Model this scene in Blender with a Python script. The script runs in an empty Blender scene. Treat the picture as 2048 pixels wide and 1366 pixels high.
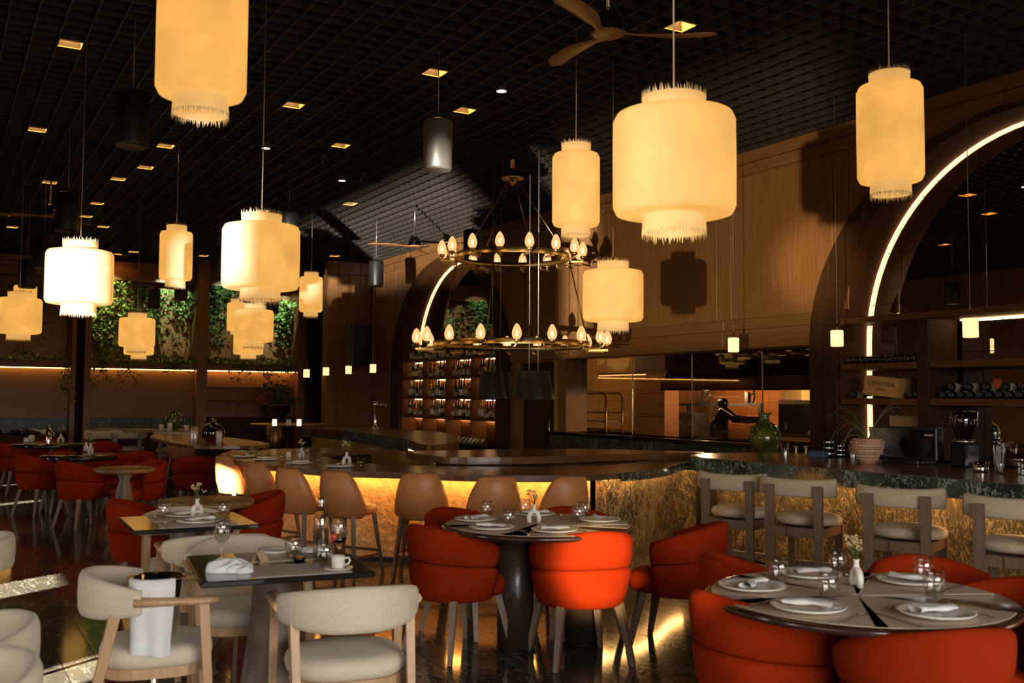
import bpy, bmesh, math, random
from mathutils import Vector, Matrix
from mathutils.geometry import tessellate_polygon
random.seed(7)
SC = bpy.context.scene
COL = SC.collection
PI = math.pi
# ------------------------------------------------------------------ camera
FPX, EYE = 1991.0, 1.52
YAW, PITCH, ROLL = math.radians(30.05), math.radians(3.19), math.radians(0.37)
_f0 = Vector((math.sin(YAW), math.cos(YAW), 0)); _r0 = Vector((math.cos(YAW), -math.sin(YAW), 0)); _u0 = Vector((0, 0, 1))
FWD = _f0*math.cos(PITCH) + _u0*math.sin(PITCH)
_up = -_f0*math.sin(PITCH) + _u0*math.cos(PITCH)
RGT = _r0*math.cos(ROLL) + _up*math.sin(ROLL)
UPV = -_r0*math.sin(ROLL) + _up*math.cos(ROLL)
ORG = Vector((0, 0, EYE))
cd = bpy.data.cameras.new('camera'); cam = bpy.data.objects.new('camera', cd); COL.objects.link(cam)
cd.sensor_width = 36.0; cd.lens = 36.0*FPX/2048.0; cd.clip_start = 0.05; cd.clip_end = 200
cd.dof.use_dof = True; cd.dof.focus_distance = 10.5; cd.dof.aperture_fstop = 4.0
m = Matrix((RGT, UPV, -FWD)).transposed().to_4x4(); m.translation = ORG
cam.matrix_world = m
SC.camera = cam
def P(px, py, z=None, x=None, y=None, d=None):
    """point of the place seen at a pixel of the 2048x1366 frame, on a level / a wall plane / at a distance"""
    r = FWD + RGT*((px-1024)/FPX) - UPV*((py-683)/FPX)
    if z is not None: t = (z-EYE)/r.z
    elif x is not None: t = x/r.x
    elif y is not None: t = y/r.y
    else: t = d
    return ORG + r*t
def XY(px, py, z): p = P(px, py, z=z); return (p.x, p.y)
# ------------------------------------------------------------------ sky, sun, colour
SC.view_settings.view_transform = 'Standard'; SC.view_settings.look = 'None'
SC.view_settings.exposure = 0.0; SC.view_settings.gamma = 1.0; SC.view_settings.use_curve_mapping = False
W = bpy.data.worlds.new('sky'); SC.world = W; W.use_nodes = True
bg = W.node_tree.nodes['Background']; bg.inputs[1].default_value = 10.0
_tc = W.node_tree.nodes.new('ShaderNodeTexCoord'); _sx = W.node_tree.nodes.new('ShaderNodeSeparateXYZ'); _rp = W.node_tree.nodes.new('ShaderNodeValToRGB')
W.node_tree.links.new(_tc.outputs['Generated'], _sx.inputs[0]); W.node_tree.links.new(_sx.outputs['Z'], _rp.inputs[0]); W.node_tree.links.new(_rp.outputs[0], bg.inputs[0])
_rp.color_ramp.elements[0].position = 0.0; _rp.color_ramp.elements[0].color = (.10, .085, .065, 1)      # ground
_rp.color_ramp.elements[1].position = 0.02; _rp.color_ramp.elements[1].color = (1.0, .94, .84, 1)        # bright haze at the horizon
_e = _rp.color_ramp.elements.new(0.6); _e.color = (.84, .88, .94, 1)
def light(name, kind, loc, energy, color, **kw):
    l = bpy.data.lights.new(name, kind); l.energy = energy; l.color = color
    for k, v in kw.items():
        if k != 'to' and k != 'portal': setattr(l, k, v)
    o = bpy.data.objects.new(name, l); COL.objects.link(o); o.location = loc
    if 'to' in kw:
        o.rotation_euler = (Vector(kw['to'])-Vector(loc)).to_track_quat('-Z', 'Y').to_euler()
    if kw.get('portal'): l.cycles.is_portal = True
    return o
sun_dir = Vector((0.80, 0.545, -math.tan(math.radians(20))))
s = light('sun', 'SUN', (-20, -10, 12), 90.0, (1.0, 0.93, 0.78), angle=0.012)
s.rotation_euler = sun_dir.to_track_quat('-Z', 'Y').to_euler()
# added spots outside stand in for mirrored sun on lanterns, wall and ceiling
light('sun_glint', 'SPOT', (-6.0, -3.0, 0.35), 7500, (1.0, 0.78, 0.48), shadow_soft_size=0.06, spot_size=math.radians(34), spot_blend=0.3, to=(5.6, 7.6, 3.0))
light('sun_glint_side', 'SPOT', (-6.0, -3.0, 0.35), 70000, (1.0, 0.94, 0.84), shadow_soft_size=0.06, spot_size=math.radians(20), spot_blend=0.3, to=(1.5, 8.1, 2.45))
light('added_chair_beam', 'SPOT', (-3.0, -7.0, 3.00), 30000, (1.0, 0.72, 0.38), shadow_soft_size=0.08, spot_size=math.radians(2.5), spot_blend=0.5, to=(3.25, 4.6, 0.58))  # added beam through the front window to brighten one red chair
light('added_wall_beam', 'SPOT', (-6.0, -3.0, 0.35), 15000, (1.0, 0.76, 0.42), shadow_soft_size=0.15, spot_size=math.radians(4.2), spot_blend=0.9, to=(8.6, 7.95, 3.0))  # narrow beam added for a bright band on the right wall
# daylight through the windows behind the camera
light('window_daylight', 'AREA', (1.5, -2.9, 1.9), 1.0, (1, 1, 1), shape='RECTANGLE', size=6.0, size_y=2.6, to=(1.5, 0, 1.9), portal=True)
light('window_daylight', 'AREA', (-3.45, 0.2, 1.1), 1.0, (1, 1, 1), shape='RECTANGLE', size=3.0, size_y=0.6, to=(0, 0.2, 1.1), portal=True)
SC.cycles.max_bounces = 7; SC.cycles.diffuse_bounces = 3; SC.cycles.glossy_bounces = 4
SC.cycles.transparent_max_bounces = 14; SC.cycles.transmission_bounces = 4
SC.cycles.caustics_reflective = False; SC.cycles.caustics_refractive = False
SC.cycles.sample_clamp_indirect = 4.0; SC.cycles.sample_clamp_direct = 0.0
# ------------------------------------------------------------------ materials
MATS = {}
def _mat(name):
    m = bpy.data.materials.new(name); m.use_nodes = True; MATS[name] = m
    return m, m.node_tree.nodes, m.node_tree.links, m.node_tree.nodes['Principled BSDF']
def plain(name, col, rough=.5, metal=0., emit=None, es=0., sheen=0., coat=0., spec=.5, var=0.0, vs=8.0, bump=0.0, bs=40., stretch=(1, 1, 1)):
    m, N, L, b = _mat(name)
    b.inputs['Base Color'].default_value = (*col, 1); b.inputs['Roughness'].default_value = rough; b.inputs['Metallic'].default_value = metal
    b.inputs['Specular IOR Level'].default_value = spec
    if sheen: b.inputs['Sheen Weight'].default_value = sheen; b.inputs['Sheen Roughness'].default_value = .4; b.inputs['Sheen Tint'].default_value = (*[min(1, c*1.6+.05) for c in col], 1)
    if coat: b.inputs['Coat Weight'].default_value = coat; b.inputs['Coat Roughness'].default_value = .12
    if emit: b.inputs['Emission Color'].default_value = (*emit, 1); b.inputs['Emission Strength'].default_value = es
    if var or bump:
        tc = N.new('ShaderNodeTexCoord'); mp = N.new('ShaderNodeMapping'); mp.inputs['Scale'].default_value = stretch
        L.new(tc.outputs['Object'], mp.inputs[0])
    if var:
        nz = N.new('ShaderNodeTexNoise'); nz.inputs['Scale'].default_value = vs; nz.inputs['Detail'].default_value = 5
        L.new(mp.outputs[0], nz.inputs[0])
        cr = N.new('ShaderNodeValToRGB')
        cr.color_ramp.elements[0].position = .3; cr.color_ramp.elements[1].position = .7
        cr.color_ramp.elements[0].color = (*[c*(1-var) for c in col], 1); cr.color_ramp.elements[1].color = (*[min(1, c*(1+var)) for c in col], 1)
        L.new(nz.outputs[0], cr.inputs[0]); L.new(cr.outputs[0], b.inputs['Base Color'])
    if bump:
        n2 = N.new('ShaderNodeTexNoise'); n2.inputs['Scale'].default_value = bs; n2.inputs['Detail'].default_value = 3
        L.new(mp.outputs[0], n2.inputs[0])
        bp = N.new('ShaderNodeBump'); bp.inputs['Strength'].default_value = bump; bp.inputs['Distance'].default_value = .02
        L.new(n2.outputs[0], bp.inputs['Height']); L.new(bp.outputs[0], b.inputs['Normal'])
    return m
def marble(name, base, vein, rough, scale, dist=1.2, thin=.03, stretch=(1, 1, 1), patch=None, objrand=False, fine=None, rot=0.0):
    """stone: thin ridged veins of warped noise (coarse, and optionally a fine web), cloudy patches"""
    m, N, L, b = _mat(name)
    tc = N.new('ShaderNodeTexCoord'); mp = N.new('ShaderNodeMapping'); mp.inputs['Scale'].default_value = stretch; mp.inputs['Rotation'].default_value = (rot, 0, rot)
    L.new(tc.outputs['Object'], mp.inputs[0]); src = mp.outputs[0]
    if objrand:
        oi = N.new('ShaderNodeObjectInfo'); ml = N.new('ShaderNodeMath'); ml.operation = 'MULTIPLY'; ml.inputs[1].default_value = 40
        L.new(oi.outputs['Random'], ml.inputs[0]); ad = N.new('ShaderNodeVectorMath'); ad.operation = 'ADD'
        L.new(src, ad.inputs[0]); L.new(ml.outputs[0], ad.inputs[1]); src = ad.outputs[0]
    def ridge(sc, th, det):
        n1 = N.new('ShaderNodeTexNoise'); n1.inputs['Scale'].default_value = sc; n1.inputs['Detail'].default_value = det; n1.inputs['Distortion'].default_value = dist; n1.inputs['Roughness'].default_value = .6
        L.new(src, n1.inputs[0])
        s1 = N.new('ShaderNodeMath'); s1.operation = 'SUBTRACT'; s1.inputs[1].default_value = .5; L.new(n1.outputs[0], s1.inputs[0])
        a1 = N.new('ShaderNodeMath'); a1.operation = 'ABSOLUTE'; L.new(s1.outputs[0], a1.inputs[0])
        n2 = N.new('ShaderNodeTexNoise'); n2.inputs['Scale'].default_value = sc*.7; L.new(src, n2.inputs[0])
        mr = N.new('ShaderNodeMapRange'); mr.inputs['From Min'].default_value = .35; mr.inputs['From Max'].default_value = .7; mr.inputs['To Min'].default_value = th*.1; mr.inputs['To Max'].default_value = th; L.new(n2.outputs[0], mr.inputs[0])
        d1 = N.new('ShaderNodeMath'); d1.operation = 'DIVIDE'; d1.use_clamp = True; L.new(a1.outputs[0], d1.inputs[0]); L.new(mr.outputs[0], d1.inputs[1])
        o1 = N.new('ShaderNodeMath'); o1.operation = 'SUBTRACT'; o1.inputs[0].default_value = 1.0; L.new(d1.outputs[0], o1.inputs[1])
        return o1.outputs[0]
    v = ridge(scale, thin, 5)
    if fine:
        v2 = ridge(scale*fine, thin*1.1, 3); mxm = N.new('ShaderNodeMath'); mxm.operation = 'MAXIMUM'; L.new(v, mxm.inputs[0]); L.new(v2, mxm.inputs[1]); v = mxm.outputs[0]
    bc = N.new('ShaderNodeRGB'); bc.outputs[0].default_value = (*base, 1); out = bc.outputs[0]
    if patch:
        n3 = N.new('ShaderNodeTexNoise'); n3.inputs['Scale'].default_value = scale*.55; n3.inputs['Detail'].default_value = 6; n3.inputs['Distortion'].default_value = .8; L.new(src, n3.inputs[0])
        c2 = N.new('ShaderNodeValToRGB'); c2.color_ramp.elements[0].position = .45; c2.color_ramp.elements[1].position = .75
        c2.color_ramp.elements[0].color = (*base, 1); c2.color_ramp.elements[1].color = (*patch, 1); L.new(n3.outputs[0], c2.inputs[0]); out = c2.outputs[0]
    mi = N.new('ShaderNodeMix'); mi.data_type = 'RGBA'; L.new(v, mi.inputs[0]); L.new(out, mi.inputs[6]); mi.inputs[7].default_value = (*vein, 1)
    L.new(mi.outputs[2], b.inputs['Base Color']); b.inputs['Roughness'].default_value = rough
    return m
def wood(name, c1, c2, rough=.45, axis=2, scale=26, coat=0., gloss=.5):
    m, N, L, b = _mat(name)
    tc = N.new('ShaderNodeTexCoord'); mp = N.new('ShaderNodeMapping')
    sv = [1, 1, 1]; sv[axis] = .06; mp.inputs['Scale'].default_value = sv
    oi = N.new('ShaderNodeObjectInfo'); ad = N.new('ShaderNodeVectorMath'); ad.operation = 'ADD'
    ml = N.new('ShaderNodeMath'); ml.operation = 'MULTIPLY'; ml.inputs[1].default_value = 17; L.new(oi.outputs['Random'], ml.inputs[0])
    L.new(tc.outputs['Object'], ad.inputs[0]); L.new(ml.outputs[0], ad.inputs[1]); L.new(ad.outputs[0], mp.inputs[0])
    nz = N.new('ShaderNodeTexNoise'); nz.inputs['Scale'].default_value = scale; nz.inputs['Detail'].default_value = 6; nz.inputs['Roughness'].default_value = .65
    L.new(mp.outputs[0], nz.inputs[0])
    cr = N.new('ShaderNodeValToRGB'); cr.color_ramp.elements[0].position = .3; cr.color_ramp.elements[1].position = .72
    cr.color_ramp.elements[0].color = (*c1, 1); cr.color_ramp.elements[1].color = (*c2, 1)
    L.new(nz.outputs[0], cr.inputs[0]); L.new(cr.outputs[0], b.inputs['Base Color'])
    b.inputs['Roughness'].default_value = rough; b.inputs['Specular IOR Level'].default_value = gloss
    if coat: b.inputs['Coat Weight'].default_value = coat; b.inputs['Coat Roughness'].default_value = .15
    return m
def thinglass(name, tint=(1, 1, 1), refl=.12, rough=.02, tintfac=0.0):
    m, N, L, b = _mat(name); N.remove(b)
    o = N['Material Output']; tr = N.new('ShaderNodeBsdfTransparent'); tr.inputs[0].default_value = (*tint, 1)
    gl = N.new('ShaderNodeBsdfGlossy'); gl.inputs['Roughness'].default_value = rough
    fr = N.new('ShaderNodeLayerWeight'); fr.inputs[0].default_value = .5
    pw = N.new('ShaderNodeMath'); pw.operation = 'POWER'; pw.inputs[1].default_value = 4.0; L.new(fr.outputs['Facing'], pw.inputs[0])
    ad = N.new('ShaderNodeMath'); ad.operation = 'MULTIPLY_ADD'; ad.use_clamp = True; ad.inputs[1].default_value = .75; ad.inputs[2].default_value = refl
    L.new(pw.outputs[0], ad.inputs[0])
    mx = N.new('ShaderNodeMixShader'); L.new(ad.outputs[0], mx.inputs[0]); L.new(tr.outputs[0], mx.inputs[1]); L.new(gl.outputs[0], mx.inputs[2])
    L.new(mx.outputs[0], o.inputs[0])
    return m
def glow(name, col, strength, diff=None, var=0.0, vs=6.0):
    """something that gives off light; diff: it also reflects like cloth"""
    m, N, L, b = _mat(name)
    b.inputs['Base Color'].default_value = (*(diff or (0, 0, 0)), 1); b.inputs['Roughness'].default_value = .8
    b.inputs['Specular IOR Level'].default_value = .1 if diff else 0
    b.inputs['Emission Color'].default_value = (*col, 1); b.inputs['Emission Strength'].default_value = strength
    if var:
        tc = N.new('ShaderNodeTexCoord'); nz = N.new('ShaderNodeTexNoise'); nz.inputs['Scale'].default_value = vs; nz.inputs['Detail'].default_value = 4
        oi = N.new('ShaderNodeObjectInfo'); ad = N.new('ShaderNodeVectorMath'); ad.operation = 'ADD'
        L.new(tc.outputs['Object'], ad.inputs[0]); L.new(oi.outputs['Location'], ad.inputs[1]); L.new(ad.outputs[0], nz.inputs[0])
        mr = N.new('ShaderNodeMapRange'); mr.inputs['From Min'].default_value = .25; mr.inputs['From Max'].default_value = .75
        mr.inputs['To Min'].default_value = strength*(1-var); mr.inputs['To Max'].default_value = strength*(1+var)
        L.new(nz.outputs[0], mr.inputs[0]); L.new(mr.outputs[0], b.inputs['Emission Strength'])
    return m
marble('floor_stone', (.055, .048, .036), (.34, .31, .24), .09, 1.6, 1.5, .016, (1.6, .6, 1), patch=(.085, .074, .055), objrand=True, fine=3.0)
plain('grout', (.16, .13, .09), .6)
plain('ceiling_black', (.030, .024, .019), .62, spec=.3)
plain('slat_dark', (.034, .027, .021), .55, spec=.35)
wood('wall_wood', (.190, .082, .026), (.290, .136, .046), .42, 2, 30)
wood('trim_wood', (.168, .072, .023), (.255, .118, .040), .42, 1, 30)
wood('dark_wood', (.040, .018, .008), (.075, .034, .014), .6, 2, 25, gloss=.12)
wood('shelf_wood', (.125, .046, .015), (.195, .080, .028), .55, 1, 25, gloss=.15)
wood('bar_wood', (.110, .045, .013), (.210, .092, .032), .24, 0, 22, coat=.2)
wood('bar_wood_raw', (.060, .034, .018), (.155, .100, .060), .35, 0, 22)
wood('oak', (.44, .25, .125), (.62, .39, .21), .45, 2, 40)
wood('walnut', (.110, .066, .042), (.185, .118, .078), .45, 2, 40)
wood('ash_grey', (.20, .135, .095), (.30, .21, .15), .45, 2, 40)
wood('table_wood', (.17, .085, .032), (.26, .14, .058), .35, 0, 30)
plain('pedestal_brown', (.055, .035, .024), .35, coat=.3, var=.15, vs=3)
plain('pedestal_grey', (.15, .105, .078), .42, var=.1)
plain('table_black', (.012, .0105, .009), .13, coat=.3)
plain('table_edge', (.040, .017, .011), .18, coat=.5)
plain('red_velvet', (.27, .021, .0024), .9, sheen=.04, spec=.06, var=.14, vs=5, bump=.08, bs=160)
plain('tan_leather', (.50, .20, .06), .42, var=.16, vs=6, bump=.05, bs=70)
plain('cream_linen', (.66, .57, .44), .85, sheen=.2, var=.06, vs=90, bump=.15, bs=220)
plain('stool_linen', (.50, .41, .29), .85, sheen=.2, var=.10, vs=80, bump=.15, bs=200)
plain('brass', (.80, .54, .20), .33, 1., var=.2, vs=4)
plain('brass_dark', (.26, .15, .045), .32, 1., var=.2, vs=4)
plain('bronze_panel', (.15, .070, .018), .42, .2, var=.15, vs=1.2)
plain('chrome', (.80, .79, .77), .07, 1.)
plain('steel', (.55, .53, .50), .25, 1.)
plain('silver_paint', (.33, .31, .28), .38, .6)
plain('black_metal', (.012, .011, .010), .42)
plain('black_gloss', (.006, .006, .006), .10)
plain('black_cone', (.022, .018, .013), .45)
plain('porcelain', (.80, .76, .68), .18, coat=.3)
plain('white_cloth', (.80, .80, .80), .9, bump=.15, bs=120)
plain('napkin_cloth', (.78, .74, .70), .9, bump=.1, bs=150)
plain('placemat_tan', (.56, .42, .31), .7, var=.05, vs=60)
plain('placemat_grey', (.58, .49, .42), .7, var=.05, vs=60)
plain('paper_kraft', (.50, .36, .22), .8)
plain('candle_wax', (.72, .62, .48), .55)
plain('leaf_a', (.075, .16, .028), .5, var=.35, vs=3)
plain('leaf_b', (.14, .23, .05), .5, var=.35, vs=3)
plain('leaf_dark', (.030, .070, .020), .5, var=.3, vs=3)
plain('leaf_dry', (.28, .24, .11), .6, var=.3, vs=3)
plain('stem_brown', (.10, .06, .03), .7)
plain('flower_red', (.55, .03, .02), .6)
plain('flower_cream', (.62, .50, .26), .7)
plain('orange_tile', (.46, .17, .04), .30, var=.08, vs=2)
plain('tile_grout', (.13, .05, .015), .8)
plain('yellow_tile', (.48, .26, .075), .30, var=.08, vs=2)
plain('cardboard', (.52, .33, .14), .7, var=.06, vs=30)
plain('wood_box', (.62, .34, .10), .5, var=.12, vs=14, stretch=(1, 1, 6))
plain('ink', (.05, .03, .02), .6)
plain('terracotta', (.60, .28, .17), .55, var=.25, vs=9)
plain('white_glaze', (.70, .62, .52), .4)
plain('blue_plastic', (.07, .12, .25), .4)
plain('white_straw', (.62, .58, .50), .5)
plain('red_food', (.55, .06, .03), .4)
plain('liquor_amber', (.40, .14, .025), .2)
plain('mirror', (.72, .70, .66), .015, 1.)
plain('mirror_edge', (.30, .32, .26), .2, 1.)
marble('green_marble', (.016, .030, .022), (.36, .44, .36), .16, 3.2, 1.2, .022, (1, 1.0, .8), patch=(.085, .135, .10), fine=2.6, rot=.6)
marble('gold_marble', (.040, .033, .020), (.46, .37, .22), .28, 4.5, 2.2, .035, (1, 1, .6), patch=(.115, .092, .052), fine=2.8)
marble('green_dark', (.010, .022, .015), (.16, .22, .16), .4, 1.6, 1.5, .02, (1, 1, .4), patch=(.03, .05, .036), fine=2.5)
marble('blue_marble', (.040, .060, .062), (.30, .34, .30), .2, 3.0, 1.2, .02, patch=(.12, .15, .14))
plain('plaster_gold', (.74, .51, .25), .62, var=.22, vs=14, bump=1.0, bs=24)
plain('hammered_gold', (.60, .42, .14), .35, .8, var=.2, vs=20, bump=.6, bs=60, stretch=(1, 1, .3))
thinglass('glass', (.97, .97, .96), .10)
thinglass('pane_glass', (.93, .91, .88), .06)
thinglass('glass_bright', (.96, .94, .90), .34, .15)
thinglass('pane_dark', (.60, .55, .48), .10)
thinglass('bottle_clear', (.80, .84, .80), .14)
thinglass('bottle_green', (.16, .34, .12), .14)
thinglass('bottle_amber', (.50, .20, .05), .14)
thinglass('bottle_blue', (.30, .48, .58), .14)
thinglass('demijohn_brown', (.30, .13, .06), .16)
plain('wine_glassy', (.014, .012, .009), .08, coat=.5)
plain('label_cream', (.62, .52, .36), .7)
plain('olive_glaze', (.070, .080, .014), .10, var=.7, vs=9, coat=.8)
glow('lantern_cloth', (1.0, .475, .095), .86, (.30, .25, .18), .20, 5)
glow('lantern_collar', (1.0, .52, .14), .68, (.32, .27, .19), .10, 9)
plain('fringe_hair', (.62, .50, .32), .8)
glow('alabaster', (1.0, .70, .32), 1.4, (.6, .55, .45), .25, 18)
glow('bulb_glass', (1.0, .60, .24), .95, (.4, .3, .2), 0)
glow('bulb_hot', (1.0, .72, .36), 7.0)
glow('led_warm', (1.0, .66, .32), 2.4)
glow('led_shelf', (1.0, .58, .24), 16.0)
glow('led_amber', (1.0, .43, .085), 62.0)
glow('led_bar', (1.0, .52, .16), 70.0)
glow('led_red', (1.0, .32, .10), 3.0)
glow('led_planter', (1.0, .50, .11), 18.0)
glow('led_ivy', (1.0, .62, .22), 7.0)
glow('downlight', (1.0, .56, .18), 42.0)
plain('downlight_lining', (.78, .48, .20), .5)
glow('spot_face', (1.0, .86, .62), 9.0)
glow('exit_green', (.05, .9, .15), .8)
glow('kitchen_fill_tube', (1.0, .58, .24), 45.0)
wood('reveal_wood', (.085, .030, .010), (.135, .052, .018), .65, 2, 25, gloss=.1)
M = MATS
wood('fan_wood', (.22, .095, .03), (.34, .16, .055), .4, 0, 20)
plain('hood_steel', (.045, .025, .014), .22, .7)
# ------------------------------------------------------------------ mesh helpers
class MB:
    def __init__(s): s.v = []; s.f = []; s.sm = []; s.mi = []; s.cur = 0
    def add(s, vs, fs, smooth=False):
        o = len(s.v); s.v += [tuple(v) for v in vs]
        for f in fs: s.f.append([o+i for i in f]); s.sm.append(smooth); s.mi.append(s.cur)
        return s
    def box(s, x0, y0, z0, x1, y1, z1):
        return s.add([(x0, y0, z0), (x1, y0, z0), (x1, y1, z0), (x0, y1, z0), (x0, y0, z1), (x1, y0, z1), (x1, y1, z1), (x0, y1, z1)],
                     [(3, 2, 1, 0), (4, 5, 6, 7), (0, 1, 5, 4), (1, 2, 6, 5), (2, 3, 7, 6), (3, 0, 4, 7)])
    def cbox(s, cx, cy, cz, sx, sy, sz): return s.box(cx-sx/2, cy-sy/2, cz-sz/2, cx+sx/2, cy+sy/2, cz+sz/2)
    def bbox(s, x0, y0, z0, x1, y1, z1, b=.01):
        """box with chamfered vertical and top edges"""
        def ring(i, z): return [(x0+i+b, y0+i, z), (x1-i-b, y0+i, z), (x1-i, y0+i+b, z), (x1-i, y1-i-b, z), (x1-i-b, y1-i, z), (x0+i+b, y1-i, z), (x0+i, y1-i-b, z), (x0+i, y0+i+b, z)]
        return s.loft([ring(b*.7, z0), ring(0, z0+b*.7), ring(0, z1-b*.7), ring(b*.7, z1)], cap=True)
    def loft(s, rings, cap=True, smooth=False, closed=True):
        n = len(rings[0]); vs = [p for r in rings for p in r]; fs = []
        for i in range(len(rings)-1):
            for j in range(n if closed else n-1):
                k = (j+1) % n; fs.append((i*n+j, i*n+k, (i+1)*n+k, (i+1)*n+j))
        s.add(vs, fs, smooth)
        if cap and closed:
            o = len(s.v)-len(vs)
            s.f.append([o+j for j in reversed(range(n))]); s.sm.append(False); s.mi.append(s.cur)
            s.f.append([o+(len(rings)-1)*n+j for j in range(n)]); s.sm.append(False); s.mi.append(s.cur)
        return s
    def lathe(s, prof, n=20, c=(0, 0, 0), cap=False, smooth=True, sy=1.0):
        rings = [[(c[0]+r*math.cos(2*PI*j/n), c[1]+sy*r*math.sin(2*PI*j/n), c[2]+z) for j in range(n)] for r, z in prof]
        return s.loft(rings, cap, smooth)
    def cyl(s, p, q, r, r2=None, n=10, cap=True, smooth=True):
        return s.tube([p, q], [r, r if r2 is None else r2], n, cap, smooth)
    def tube(s, pts, r, n=8, cap=True, smooth=True, flat=None):
        pts = [Vector(p) for p in pts]; rings = []
        rs = r if isinstance(r, (list, tuple)) else [r]*len(pts)
        a = None
        for i, p in enumerate(pts):
            t = (pts[min(i+1, len(pts)-1)]-pts[max(i-1, 0)]).normalized()
            if a is None:
                a = t.orthogonal().normalized() if abs(t.z) < .95 else Vector((1, 0, 0))
                if abs(t.z) < .95: a = Vector((0, 0, 1)).cross(t).normalized()
            a = (a-t*a.dot(t)).normalized(); b = t.cross(a)
            fa, fb = (1, 1) if flat is None else flat
            rings.append([p+(a*math.cos(2*PI*j/n)*fa+b*math.sin(2*PI*j/n)*fb)*rs[i] for j in range(n)])
        return s.loft(rings, cap, smooth)
    def bar(s, p, q, w, h, w2=None, h2=None, up=(0, 0, 1)):
        p, q = Vector(p), Vector(q); t = (q-p).normalized(); u = Vector(up)
        if abs(t.dot(u)) > .99: u = Vector((0, 1, 0))
        a = t.cross(u).normalized(); b = a.cross(t)
        w2 = w if w2 is None else w2; h2 = h if h2 is None else h2
        def ring(c, w, h): return [c-a*w/2-b*h/2, c+a*w/2-b*h/2, c+a*w/2+b*h/2, c-a*w/2+b*h/2]
        return s.loft([ring(p, w, h), ring(q, w2, h2)])
    def prism(s, poly, z0, z1, holes=()):
        """flat outline (x, y) pushed up from z0 to z1"""
        loops = [list(poly)]+[list(h) for h in holes]; flat = [p for l in loops for p in l]; n = len(flat)
        tris = tessellate_polygon([[Vector((p[0], p[1], 0)) for p in l] for l in loops])
        vs = [(p[0], p[1], z0) for p in flat]+[(p[0], p[1], z1) for p in flat]; fs = []
        for t in tris:
            a, b, c = [Vector((*flat[i][:2], 0)) for i in t]
            if (b-a).cross(c-a).z < 0: t = (t[0], t[2], t[1])
            fs.append((t[0]+n, t[1]+n, t[2]+n)); fs.append((t[2], t[1], t[0]))
        o = 0
        for li, l in enumerate(loops):
            k = len(l); area = sum(l[i][0]*l[(i+1) % k][1]-l[(i+1) % k][0]*l[i][1] for i in range(k))
            fl = (area > 0) == (li == 0)
            for i in range(k):
                j = (i+1) % k
                q = (o+i, o+j, o+j+n, o+i+n)
                fs.append(q if fl else tuple(reversed(q)))
            o += k
        return s.add(vs, fs)
    def grid(s, fn, nu, nv, smooth=True, wrapu=False):
        vs = [fn(i/nu, j/nv) for j in range(nv+1) for i in range(nu+(0 if wrapu else 1))]; w = nu+(0 if wrapu else 1); fs = []
        for j in range(nv):
            for i in range(nu):
                k = (i+1) % w if wrapu else i+1
                fs.append((j*w+i, j*w+k, (j+1)*w+k, (j+1)*w+i))
        return s.add(vs, fs, smooth)
    def mesh(s, name):
        me = bpy.data.meshes.new(name); me.from_pydata(s.v, [], s.f); me.polygons.foreach_set('use_smooth', s.sm)
        me.polygons.foreach_set('material_index', s.mi); me.update()
        return me
    def xf(s, mat): s.v = [tuple(mat @ Vector(v)) for v in s.v]; return s
    def swapyz(s, x0=0):
        """(a, b, c) -> (x0+c, a, b): outlines drawn on (y, z) pushed along x"""
        s.v = [(x0+v[2], v[0], v[1]) for v in s.v]; return s
    def build(s, name, mat, parent=None, loc=None, rz=None):
        me = s.mesh(name); mats = mat if isinstance(mat, (list, tuple)) else [mat]
        for m_ in mats: me.materials.append(M[m_])
        o = bpy.data.objects.new(name, me); COL.objects.link(o)
        if parent is not None: o.parent = parent
        if loc is not None: o.location = loc
        if rz is not None: o.rotation_euler = (0, 0, rz)
        return o
def tag(o, label=None, cat=None, group=None, kind=None):
    if label: o['label'] = label
    if cat: o['category'] = cat
    if group: o['group'] = group
    if kind: o['kind'] = kind
    return o
def thing(name, label, cat, loc=(0, 0, 0), rz=0, group=None):
    o = bpy.data.objects.new(name, None); COL.objects.link(o); o.empty_display_size = .1
    o.location = loc; o.rotation_euler = (0, 0, rz)
    return tag(o, label, cat, group)
KIDS = {}
def kids(o):
    return KIDS.get(o.name) or [c for c in bpy.data.objects if c.parent == o]
def dup(o, loc=None, rz=None, label=None, group=None, parent=None, scale=None):
    if o.name not in KIDS:
        KIDS[o.name] = [c for c in bpy.data.objects if c.parent == o]
    c = o.copy(); COL.objects.link(c); c.parent = parent
    if loc is not None: c.location = loc
    if rz is not None: c.rotation_euler = (0, 0, rz)
    if scale is not None: c.scale = scale
    if label: c['label'] = label
    if group: c['group'] = group
    KIDS[c.name] = [dup(k, parent=c) for k in KIDS[o.name]]
    return c
class Proto:
    """first use moves the thing itself, later uses copy it with its parts"""
    def __init__(s, root): s.root = root; s.used = False
    def put(s, loc, rz=0, label=None, group=None, scale=None):
        if not s.used:
            s.used = True; o = s.root
            KIDS.setdefault(o.name, [c for c in bpy.data.objects if c.parent == o])
            for k in KIDS[o.name]: KIDS.setdefault(k.name, [c for c in bpy.data.objects if c.parent == k])
            o.location = loc; o.rotation_euler = (0, 0, rz)
            if scale is not None: o.scale = scale
            if label: o['label'] = label
            if group: o['group'] = group
            return o
        return dup(s.root, loc, rz, label, group, scale=scale)
def one(name, mb, mat, label, cat, loc=None, rz=None, group=None):
    return tag(mb.build(name, mat, None, loc, rz), label, cat, group)
def struct(name, mb, mat, parent=None):
    o = mb.build(name, mat, parent)
    if parent is None: o['kind'] = 'structure'
    return o
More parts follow.
